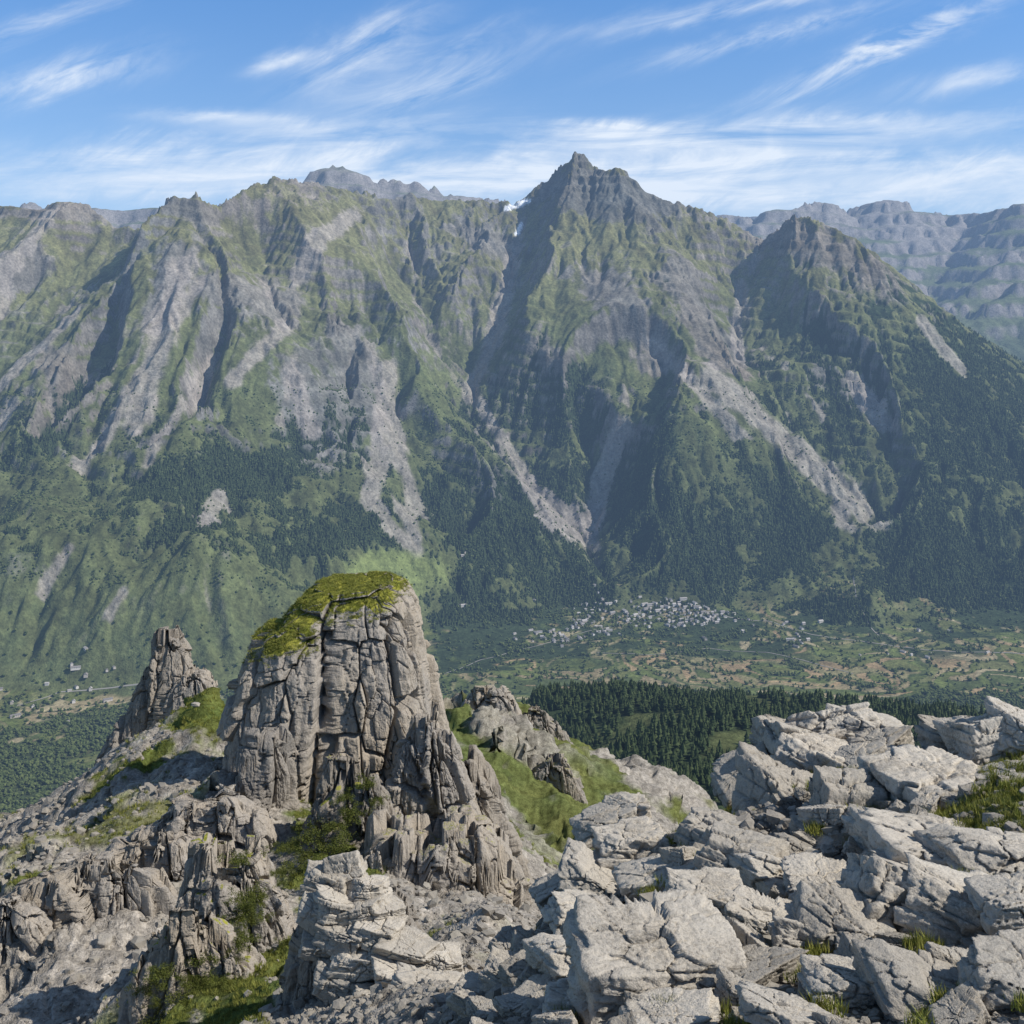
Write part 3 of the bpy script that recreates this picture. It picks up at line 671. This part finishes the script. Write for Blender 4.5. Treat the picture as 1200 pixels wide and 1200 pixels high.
    me=mk_mesh(name,P-org,fc,{'grass':g_.reshape(-1)},True,[M_pin])
    o=add(name,me,label,cat,group=group);o.location=org.tolist()
    return P,nn,g_
PP=crag('rock_pinnacle',"tall grey fractured limestone pinnacle with a grassy top",
 [(682,372,462),(690,356,476),(708,334,490),(736,304,500),(775,290,506),(815,282,512),(850,278,520),(900,278,532),(955,286,545),(1010,296,556),(1060,300,570)],75,.75,2.3,.95,3,(640,900),.0,1.,-3,toptilt=.12)
crag('rock_pinnacle',"small jagged grey limestone pinnacle on the ridge end",
 [(744,188,204),(760,180,214),(778,172,224),(800,162,238),(822,152,244),(850,140,238),(880,124,232),(930,110,225)],108,.7,1.1,1.0,21,(300,360),.0,spike=1.)
crag('rock_pinnacle',"stubby grey rock tooth beside the small pinnacle",
 [(788,214,236),(798,206,246),(820,198,250),(850,180,250),(880,170,245)],106,.7,1.0,1.0,23,(200,260),.0,spike=.5)
crag('rock_buttress',"broad blocky limestone buttress topped with loose blocks",
 [(1050,372,446),(1075,358,470),(1110,346,492),(1150,338,515),(1200,330,540),(1300,320,580)],33,.8,.6,1.,41,(380,460),.1,spike=.3)
crag('rock_buttress',"leaning grey limestone slab beside the pinnacle foot",
 [(862,300,330),(900,285,345),(960,262,350),(1010,250,352),(1080,240,360)],66,.6,1.1,1.,47,(320,360),.15,spike=.5)
crag('rock_buttress',"craggy limestone step below the pinnacle",
 [(975,450,560),(1005,425,596),(1060,410,618),(1120,400,640),(1200,390,650)],58,.5,1.2,1.1,49,(320,440),.45,spike=1.)
crag('rock_buttress',"fractured limestone column against the pinnacle foot",
 [(840,482,510),(880,465,530),(920,452,548),(980,440,570),(1040,430,600)],67,.6,1.0,1.1,57,(320,360),.15,spike=.8)
crag('rock_buttress',"grey limestone prow in front of the pinnacle",
 [(900,380,430),(930,368,455),(980,350,480),(1050,345,500),(1100,340,510)],62,.6,1.0,1.1,59,(320,380),.6,spike=1.1)
crag('rock_buttress',"stepped limestone shoulder falling away from the pinnacle",
 [(890,522,550),(920,512,572),(965,508,592),(1010,505,612),(1080,500,640)],70,.6,1.0,1.1,83,(300,360),.3,spike=1.)
crag('rock_buttress',"shadowed mossy limestone rib descending from the pinnacle",
 [(1000,235,310),(1050,218,340),(1120,200,358),(1200,190,368),(1300,180,380)],44,.6,1.1,1.,53,(320,400),.7,spike=.7)
crag('rock_buttress',"dark limestone rib between the buttress and the scree",
 [(1075,190,250),(1110,170,300),(1160,150,330),(1220,140,345),(1300,130,350)],39,.5,.9,1.,55,(300,400),.6,spike=.6)
crag('rock_outcrop',"dark jagged outcrop on the green ridge",
 [(806,556,584),(818,544,598),(840,534,608),(870,526,618),(910,520,625)],240,.5,2.4,1.1,61,(240,340),.4,cat="rock outcrop",spike=1.2)
crag('rock_outcrop',"broken grey crag on the green ridge flank",
 [(834,616,640),(848,606,654),(872,602,668),(905,605,682),(950,620,695)],242,.5,2.2,1.2,67,(240,340),.5,cat="rock outcrop",spike=1.2)
crag('rock_outcrop',"broken grey crag on the green ridge flank",
 [(890,640,662),(905,624,674),(935,616,686),(975,615,695)],210,.4,1.8,1.2,68,(220,300),.5,cat="rock outcrop",spike=1.)
crag('rock_outcrop',"low rock ledge cropping out of the scree slope",
 [(938,235,275),(952,200,300),(975,155,310),(1010,110,320),(1070,90,330)],62,.35,1.3,1.,71,(260,480),.12,cat="rock outcrop",spike=.5)
crag('rock_outcrop',"long low limestone cliff band across the scree slope",
 [(1015,90,140),(1032,40,180),(1058,0,195),(1095,-20,200),(1160,-50,210)],53,.35,1.2,1.,73,(260,480),.12,cat="rock outcrop",spike=.5)
crag('rock_outcrop',"limestone cliff step linking the scree ledges",
 [(985,150,210),(1003,120,240),(1040,110,255),(1090,100,265)],57,.35,1.2,1.,77,(220,380),.15,cat="rock outcrop",spike=.5)
crag('rock_outcrop',"low limestone cliff at the edge of the scree",
 [(1055,-60,20),(1078,-90,50),(1110,-120,60),(1180,-140,70)],51,.35,1.2,1.,75,(200,360),.12,cat="rock outcrop",spike=.4)
print('crags',time.time()-T0)
# ---------------------------------------------------------------- BOULDERS
def rock_shape(seed,base,flat=.6,npl=5,detail=True):
    r=np.random.default_rng(seed);V=base[0]
    Ns=[np.array(v,float) for v in ((1,0,0),(-1,0,0),(0,1,0),(0,-1,0),(0,0,1),(0,0,-1))]
    Ns=[n+r.normal(size=3)*.17 for n in Ns];Ds=[1,1,.8,.8,flat,flat]
    Ds=[d*(.8+.35*r.random()) for d in Ds]
    for _ in range(npl):
        n=r.normal(size=3);n/=np.linalg.norm(n);Ns.append(n);Ds.append((.75+.35*r.random())*math.sqrt((n[0])**2+(.8*n[1])**2+(flat*n[2])**2)*1.25)
    if detail:
        s=seed*3.7;x,y,z=V.T
        Vw=V+.035*np.stack([fbm3(x*2+s,y*2,z*2,3,seed+i*9) for i in range(3)],-1)
    else: Vw=V
    R=np.full(len(V),9.)
    for n,d in zip(Ns,Ds):
        n=n/np.linalg.norm(n);c=Vw@n;R=np.minimum(R,np.where(c>.02,d/np.maximum(c,.02),9))
    P=(V*R[:,None]).astype(f32)
    if detail:
        x,y,z=P.T
        bed=(z+.10*x+.03*fbm3(x*1.5,y*1.5,z*1.5+s,3,seed+2))/(.26+.12*r.random())
        fb=bed-np.floor(bed);hb=hsh(np.floor(bed),np.floor(bed)*0,np.floor(bed)*0,seed)
        side=1-np.abs(V[:,2])**2
        d=side*((hb-.5)*.22-.12*sm(.07,0,np.minimum(fb,1-fb)))
        F1,F2,idd=voro(x*1.2+s+.12*fbm3(x*2,y*2,z*2,3,1),y*1.2,z*1.3+.12*fbm3(x*2,y*2,z*2,3,2),seed,.9,.7)
        d=d+(idd-.5)*.15-.18*sm(.045,0,F2-F1)
        F1,F2,id2=voro(x*3.2+s,y*3.2,z*5,seed+5,.85,.6)
        d=d+(id2-.5)*.035-.035*sm(.05,0,F2-F1)
        d=d+.02*fbm3(x*2.2+s,y*2.2,z*2.2,3,seed)+.018*(1-2*np.abs(fbm3(x*7+s,y*7,z*9,4,seed+3,.6))*2)
        P=P+V*d[:,None]
    return P.astype(f32)
BM=[mk_mesh('boulder',rock_shape(900+i,I6,[.62,.5,.75,.42,.6,.8,.35,.55,.68,.45,.9,.38][i]),I6[1],None,True,[M_boul]) for i in range(12)]
BS=[mk_mesh('boulder',rock_shape(950+i,I4,.6),I4[1],None,True,[M_rub]) for i in range(8)]
hero=[
(770,1125,11.0,80,.62,1,.05),(920,945,17.5,46,.9,0,.1),(960,910,18.6,42,.8,2,.2),(975,850,20.4,44,.7,3,-.3),(1010,854,20.2,38,.6,9,.1),(930,876,19.8,42,.7,4,-.45),(985,975,16.2,42,1.,10,.1),
(1080,940,16.5,60,.75,8,.1),(1120,1010,13.6,98,.36,6,.08),(1090,1030,13.0,64,.4,11,.1),(1190,1005,13,64,.42,3,.0),(1050,1065,12.2,70,.8,7,.35),(1150,1095,11.4,70,.6,2,.2),(1010,1000,15,50,.6,9,-.2),
(1165,874,17.5,36,.8,5,.1),(1120,868,18.5,32,.55,4,.1),(1205,862,17.3,34,.7,0,.1),(1190,925,16,46,.6,0,.0),(1040,985,15,40,.7,1,.2),(840,990,16.3,38,.7,8,.3),(745,1000,16.5,36,.65,2,.0),(770,1030,15,46,.5,6,-.3),(700,1030,16,34,.55,3,.4),
(680,1075,14.5,42,.5,7,.2),(655,1045,17,29,.55,4,.2),(710,965,18,36,.5,9,-.35),(735,950,18.3,22,.6,5,-.1),(640,1170,12,46,.5,6,.1),(570,1178,14,34,.6,1,-.15),(600,1110,16,20,.6,8,.1),(690,1120,12.6,44,.5,3,.1),
(830,1150,10.8,38,.7,5,.5),(890,1140,10.8,40,.5,2,.1),(950,1110,11.6,44,.6,4,-.2),(1000,1160,10,54,.55,9,.1),(1100,1165,9.6,58,.5,3,.2),(1200,1150,9.4,68,.55,7,.0),(920,1190,9.3,52,.5,6,.1),(780,1195,10,48,.55,11,-.1),(700,1190,10.8,48,.5,8,.1),
(860,1020,14.5,44,.6,10,.1),(920,1020,14.2,44,.5,3,.2),(960,1040,13.3,42,.6,7,-.1),(900,1080,12.5,38,.5,1,.2),(830,1060,12.8,38,.55,2,.1),(1060,900,18.2,33,.7,0,-.1),(1030,880,19.3,30,.7,2,.3),(870,905,19.2,32,.55,11,-.4),
(990,1090,11.6,46,.6,5,.2),(1200,1060,11.2,52,.6,1,.1),(605,1150,14,30,.5,2,.2),(1010,930,17,34,.6,11,.0),(1140,930,16.4,38,.55,9,.15),(640,1120,14.5,32,.5,5,.1)]
pileb=[(385,1038,32.6,22,.8,2,.1),(410,1028,32.8,20,.9,10,.2),(432,1042,32.4,20,.7,0,-.1),(398,1060,32,22,.6,4,.2),(428,1066,31.9,24,.7,7,.1),(372,1070,32,18,.8,5,.3),(455,1064,32,18,.6,9,-.2),(408,1092,31.6,26,.6,1,.1),(445,1096,31.4,24,.7,8,.2),(376,1104,31.7,22,.7,3,.0),(478,1108,31,26,.5,11,.2),(470,1140,30.4,34,.5,6,.15),(425,1130,31,28,.6,2,-.1),(500,1165,28,30,.6,4,.1),(440,1172,30,30,.6,7,.1),(395,1150,31,22,.7,5,.2),(520,1125,31,22,.6,0,.1)]
br=np.random.default_rng(5)
def bould(me,x,y,z,s,hr,tilt,lab,grp,rz=None):
    o=add('boulder',me,lab,"boulder",group=grp)
    o.location=(x,y,z);o.scale=(s,s*float(br.uniform(.8,1.05)),s*hr)
    o.rotation_euler=(float(br.normal()*.14),tilt,float(rz if rz is not None else br.uniform(-.5,.5)));return o
mb=[];nbould=0
for px,py,d,hw,hr,mi,ti in hero+pileb:
    s=hw/F*d*1.10;x,y,z=site(px,py,d)
    pb=d>25
    if not pb:mb.append((x,y,s))
    lab={6:"flat layered slab of pale limestone on the rock pile",3:"flat layered slab of pale limestone on the rock pile",11:"flat layered slab of pale limestone on the rock pile"}.get(mi,"large angular pale limestone boulder on the rock pile")
    if pb:lab="cream grey limestone block stacked on the buttress top"
    nbould+=1
    bould(BM[mi],x,y,z,s,max(.7,hr*1.3),ti,lab,"blocks stacked on the buttress" if pb else "limestone blocks of the rock pile",float(br.uniform(-.4,.4)+(math.pi if br.random()<.3 else 0)))
cnt=0
for tr in range(14000):
    if nbould+cnt>=268:break
    u=br.uniform(-.03,.49);d=math.exp(br.uniform(math.log(8.8),math.log(21.5)))
    x=u*d;s=float(np.exp(br.uniform(math.log(.07),math.log(.34))))*(d/14)**.5
    if u<-.03+.012*(d-12):continue
    if d>19 and u<.12:continue
    if any((x-a)**2+(d-b_)**2<((c_+s)*.52)**2 for a,b_,c_ in mb):continue
    g_=gsp[nidx(x,d)]
    if g_>.1:continue
    mb.append((x,d,s));z=float(nz(x,d));cnt+=1
    bould(BM[int(br.integers(0,12))],x,d,z+s*.35,s,float(br.uniform(.7,1.2)),float(br.normal()*.25),"angular grey limestone block wedged in the rock pile","limestone blocks of the rock pile",float(br.uniform(0,6.28)))
nbould+=cnt
for tr in range(4000):
    if nbould>=298:break
    u=br.uniform(-.47,-.02);d=math.exp(br.uniform(math.log(34),math.log(100)));x=u*d
    s=float(np.exp(br.normal()*.4))*.30*(d/60)**.5
    if Nn[nidx(x,d)][2]<.5:continue
    nbould+=1;z=float(nz(x,d))
    bould(BS[int(br.integers(0,8))],x,d,z+s*.1,s,float(br.uniform(.7,1.3)),float(br.normal()*.3),"grey limestone boulder resting on the scree slope","boulders on the scree slope",float(br.uniform(0,6.28)))
def full_scatter(tp,pos,sc_,seed):
    r=np.random.default_rng(seed);Vs=[];Fs=[];o=0;wh=r.integers(0,len(tp),len(pos))
    for k,(V,Fc) in enumerate(tp):
        p=pos[wh==k];s=sc_[wh==k];n=len(p)
        if n==0:continue
        a=r.random(n)*6.283;b2=r.normal(size=n)*.4
        ca,sa,cb,sb=[q[:,None] for q in (np.cos(a),np.sin(a),np.cos(b2),np.sin(b2))]
        x,y,z=V[:,0],V[:,1],V[:,2]
        y2=y*cb-z*sb;z2=y*sb+z*cb;x3=x*ca-y2*sa;y3=x*sa+y2*ca
        Vs.append((np.stack([x3,y3,z2],-1)*s[:,None,None]+p[:,None]).reshape(-1,3));Fs.append((Fc[None]+(np.arange(n)*len(V))[:,None,None]).reshape(-1,3)+o);o+=n*len(V)
    return np.concatenate(Vs),np.concatenate(Fs)
n=60000
u=br.uniform(-.5,.56,n);d=np.exp(br.uniform(math.log(8),math.log(115),n))
k_=~((d>24)&(u>.08))&(br.random(n)>gr[nidx(u*d,d)]*.9)&(br.random(n)<sm(-.35,.25,fbm2(u*d/5,d/5,3,12)+.25));u=u[k_];d=d[k_]
x=u*d;ps=np.stack([x,d,nz(x,d)],-1);sz=np.exp(br.normal(size=len(d))*.65)*.00125*d*(1+11/d)
sz=np.clip(sz,.015,.4)
V,Fc=full_scatter([(rock_shape(700+i,I1,.65,3,False),I1[1]) for i in range(8)],ps,sz,9)
add('scree_rubble',mk_mesh('scree_rubble',V,Fc,None,False,[M_rub]),kind='stuff',label="loose grey limestone rubble on the slope",category="gravel")
print('boulders',time.time()-T0)
# ---------------------------------------------------------------- grass tufts
def blades(nbl,seed,spread=.5):
    r=np.random.default_rng(seed);V=[];Fc=[]
    for i in range(nbl):
        a=r.random()*6.283;q=r.random()**.5*spread;x,y=q*math.cos(a),q*math.sin(a);b2=r.random()*6.283;w=.045;h=.5+.5*r.random();l=r.normal(size=2)*.3
        k=len(V);V+= [(x-w*math.cos(b2),y-w*math.sin(b2),-.1),(x+w*math.cos(b2),y+w*math.sin(b2),-.1),(x+l[0],y+l[1],h)];Fc.append((k,k+1,k+2))
    return np.array(V,f32),np.array(Fc)
GT=[blades(26,s) for s in range(5)]
idx=pick(gr*np.where((YN>8)&(YN<130)&(np.abs(UU)<.55),1,0)*np.where((YN<21)&(UU>0),1.6,1),12000)
ps=PN.reshape(-1,3)[idx];dd=ps[:,1]
ht=np.clip(.06+.003*dd,.07,.3)*rng.uniform(.5,1.2,len(dd))
V1,F1_=scatter(GT,ps,ht,1.1,5)
Pp,nn_,gg=PP
w_=(gg*(nn_[...,1]<.3)*np.linalg.norm(np.roll(Pp,-1,1)-Pp,axis=-1))
idx=pick(w_,3500);ps=Pp.reshape(-1,3)[idx]
V2,F2_=scatter(GT,ps,rng.uniform(.06,.15,len(ps)),2.2,6)
gp=[];
for _ in range(110):
    a,b_,c_=mb[int(br.integers(0,len(mb)))];an=br.uniform(0,6.28)
    for q in range(8):gp.append((a+math.cos(an)*c_*.95+br.normal()*.07,b_+math.sin(an)*c_*.95+br.normal()*.07))
gp=np.array(gp);ps=np.stack([gp[:,0],gp[:,1],nz(gp[:,0],gp[:,1])+.10],-1)
V3,F3_=scatter(GT,ps,rng.uniform(.07,.16,len(ps)),1.0,8)
add('grass_tufts',mk_mesh('grass_tufts',np.concatenate([V1,V2,V3]),np.concatenate([F1_,F2_+len(V1),F3_+len(V1)+len(V2)]),None,False,[M_grass]),kind='stuff',label="yellow green grass tufts between the rocks",category="grass")
# ---------------------------------------------------------------- shrubs
def shrub(seed,nl=1800):
    r=np.random.default_rng(seed);cl=r.normal(size=(22,3))*np.array((.46,.46,.14))+np.array((0,0,.22))
    c=cl[r.integers(0,22,nl)]+r.normal(size=(nl,3))*.11;c[:,2]=np.abs(c[:,2])
    t1=r.normal(size=(nl,3));t1/=np.linalg.norm(t1,axis=1)[:,None];t2=np.cross(t1,r.normal(size=(nl,3)));t2/=np.linalg.norm(t2,axis=1)[:,None]
    s=.036
    P=np.stack([c-t1*s,c+t2*s*.6,c+t1*s,c-t2*s*.6],1).reshape(-1,3);return mk_mesh('shrub',P,np.arange(nl*4).reshape(-1,4),None,False,[M_shrub])
SM=[shrub(s) for s in range(4)]
sr=np.random.default_rng(31)
shl=[(365,975,58.5,1.2),(385,990,58,1.2),(355,1005,57,1.0),(410,950,59.5,1.1),(430,915,60,.9),(380,1015,55,.9),(345,985,58,.8),(440,935,59.5,.7),(405,930,59.5,.8),(300,885,72,.6),(330,990,57,.6),(395,965,58.5,1.)]
for _ in range(46):
    t=sr.random();shl.append((335-115*t+sr.normal()*30,1005+160*t+sr.normal()*16,43-6*t,float(sr.uniform(.3,.75))))
for px,py,d,sz in shl:
    e=add('shrub',SM[int(sr.integers(0,4))],"dense dark green shrub clinging to the rock","shrub",group="shrubs on the rock faces")
    e.location=site(px,py+8,d);e.scale=(sz,sz,sz*.8);e.rotation_euler[2]=float(sr.uniform(0,6))
# ---------------------------------------------------------------- haze (thin air volume: extinction + emitted glow standing in for scattered sunlight)
hm=bpy.data.materials.new('haze_glow');hm.use_nodes=True;nt=hm.node_tree;nt.nodes.clear()
out=N(nt,'ShaderNodeOutputMaterial');va_=N(nt,'ShaderNodeVolumeAbsorption');va_.inputs['Color'].default_value=(.25,.25,.25,1);va_.inputs['Density'].default_value=4.2e-5
em=N(nt,'ShaderNodeEmission');em.inputs['Color'].default_value=(.38,.60,1.0,1);em.inputs['Strength'].default_value=3.15e-5*.86
ad=N(nt,'ShaderNodeAddShader');L(nt,va_.outputs[0],ad.inputs[0]);L(nt,em.outputs[0],ad.inputs[1]);L(nt,ad.outputs[0],out.inputs['Volume'])
me=bpy.data.meshes.new('haze');x0,x1,y0,y1,z0,z1=-14000,14000,600,18000,-1300,1700
me.from_pydata([(x0,y0,z0),(x1,y0,z0),(x1,y1,z0),(x0,y1,z0),(x0,y0,z1),(x1,y0,z1),(x1,y1,z1),(x0,y1,z1)],[],[(0,3,2,1),(4,5,6,7),(0,1,5,4),(1,2,6,5),(2,3,7,6),(3,0,4,7)]);me.materials.append(hm)
add('sky_haze',me,kind='structure')
# ---------------------------------------------------------------- light + sky
sv=np.array((.84,-.18,.80));sv/=np.linalg.norm(sv)
el=math.asin(sv[2]);az=math.atan2(sv[0],sv[1])
from mathutils import Vector
sun=bpy.data.lights.new('sun','SUN');sun.energy=5.0;sun.angle=math.radians(.5);sun.color=(1,.95,.87)
so=bpy.data.objects.new('sun',sun);col.objects.link(so);so.rotation_euler=Vector(sv.tolist()).to_track_quat('Z','Y').to_euler()
w=bpy.data.worlds.new('World');sc.world=w;w.use_nodes=True;nt=w.node_tree
bg=nt.nodes['Background'];sky=N(nt,'ShaderNodeTexSky',sky_type='NISHITA');sky.sun_disc=False;sky.sun_elevation=el;sky.sun_rotation=az;sky.altitude=1500;sky.air_density=1.0;sky.dust_density=.6;sky.ozone_density=1.5
tc=N(nt,'ShaderNodeTexCoord');sp=N(nt,'ShaderNodeSeparateXYZ');L(nt,tc.outputs['Generated'],sp.inputs[0])
yy=math_(nt,'MAXIMUM',sp.outputs[1],.05)
A=math_(nt,'DIVIDE',sp.outputs[0],yy);E=math_(nt,'DIVIDE',sp.outputs[2],yy)
front=mrange(nt,sp.outputs[1],.1,.4,0,1)
cv=N(nt,'ShaderNodeCombineXYZ');L(nt,A,cv.inputs[0]);L(nt,E,cv.inputs[1])
def streaknoise(rot,sx,sy,scale,seed,det=8):
    mp=N(nt,'ShaderNodeMapping');mp.vector_type='TEXTURE';mp.inputs['Rotation'].default_value=(0,0,rot);mp.inputs['Scale'].default_value=(sx,sy,1);mp.inputs['Location'].default_value=(seed*.37,seed*.71,0)
    L(nt,cv.outputs[0],mp.inputs['Vector'])
    n=N(nt,'ShaderNodeTexNoise');n.inputs['Scale'].default_value=scale;n.inputs['Detail'].default_value=det;n.inputs['Roughness'].default_value=.62;n.inputs['Distortion'].default_value=.6;L(nt,mp.outputs[0],n.inputs['Vector']);return n.outputs['Fac']
nd=streaknoise(.38,1.,.22,7,1);nh=streaknoise(.04,1.,.14,5,2);nf=streaknoise(.5,1,.4,12,3,5)
tot=None
def ms(px,py,ln,wd,ang,stg,noi,lo=.38,hi=.68):
    global tot
    a0=(px-600)/F;e0=(400-py)/F
    dx=math_(nt,'SUBTRACT',A,a0);dy=math_(nt,'SUBTRACT',E,e0);c,s=math.cos(ang),math.sin(ang)
    p=math_(nt,'DIVIDE',math_(nt,'ADD',math_(nt,'MULTIPLY',dx,c),math_(nt,'MULTIPLY',dy,s)),ln/F)
    q=math_(nt,'DIVIDE',math_(nt,'ADD',math_(nt,'MULTIPLY',dx,-s),math_(nt,'MULTIPLY',dy,c)),wd/F)
    q=math_(nt,'ADD',q,math_(nt,'MULTIPLY',math_(nt,'SUBTRACT',nf,.5),3.2))
    r=math_(nt,'ADD',math_(nt,'MULTIPLY',p,p),math_(nt,'MULTIPLY',q,q))
    g_=math_(nt,'EXPONENT',math_(nt,'MULTIPLY',r,-1.))
    v=math_(nt,'MULTIPLY',math_(nt,'MULTIPLY',g_,stg),mrange(nt,noi,lo,hi,0,1))
    tot=v if tot is None else math_(nt,'ADD',tot,v)
for a in [(1010,70,120,13,.42,1.4,nd),(900,40,130,10,.25,1.0,nd),(1090,30,90,14,.35,1.1,nd),(80,90,80,18,.2,1.4,nd),(40,30,110,12,.3,.8,nd),(430,60,80,28,.5,.9,nd),(330,72,35,8,.3,1.1,nd),(500,95,110,26,.3,.7,nd),
 (700,152,60,9,0,1.2,nh),(780,168,170,16,-.03,1.,nh),(250,140,80,9,-.05,.8,nh),(400,155,150,16,.08,.7,nh),(1000,150,230,16,.03,.9,nh),(850,10,160,12,.15,.7,nd),(1150,90,110,12,.2,.7,nd),(230,180,20,7,.2,.5,nd)]:ms(*a)
for a in [(600,205,900,30,0,.7,nh,.28,.68),(900,220,700,30,0,.85,nh,.18,.62),(300,195,400,24,0,.55,nh,.3,.7)]:ms(*a)
tot=math_(nt,'MULTIPLY',tot,front)
cl=math_(nt,'MULTIPLY',math_(nt,'MINIMUM',tot,1.0),.9)
tint=mixc(nt,mrange(nt,sp.outputs[2],.08,.32,0,1),(1.08,1.12,1.16),(.62,1.13,1.55))
tint=mixc(nt,mrange(nt,sp.outputs[2],.40,.60,0,1),tint,(1.1,1.05,.95))
skc=mixc(nt,1.0,sky.outputs[0],tint,'MULTIPLY')
L(nt,mixc(nt,cl,skc,(8.6,9.0,9.3)),bg.inputs['Color']);bg.inputs['Strength'].default_value=.115
# ---------------------------------------------------------------- camera
cam=bpy.data.cameras.new('camera');co=bpy.data.objects.new('camera',cam);col.objects.link(co);sc.camera=co
cam.sensor_width=36;cam.lens=36*F/1200;cam.shift_y=-200/1200;cam.clip_start=.1;cam.clip_end=90000
co.location=(0,0,0);co.rotation_euler=(math.pi/2,0,0)
sc.view_settings.view_transform='Standard';sc.view_settings.look='None';sc.view_settings.exposure=0
print('done',time.time()-T0)
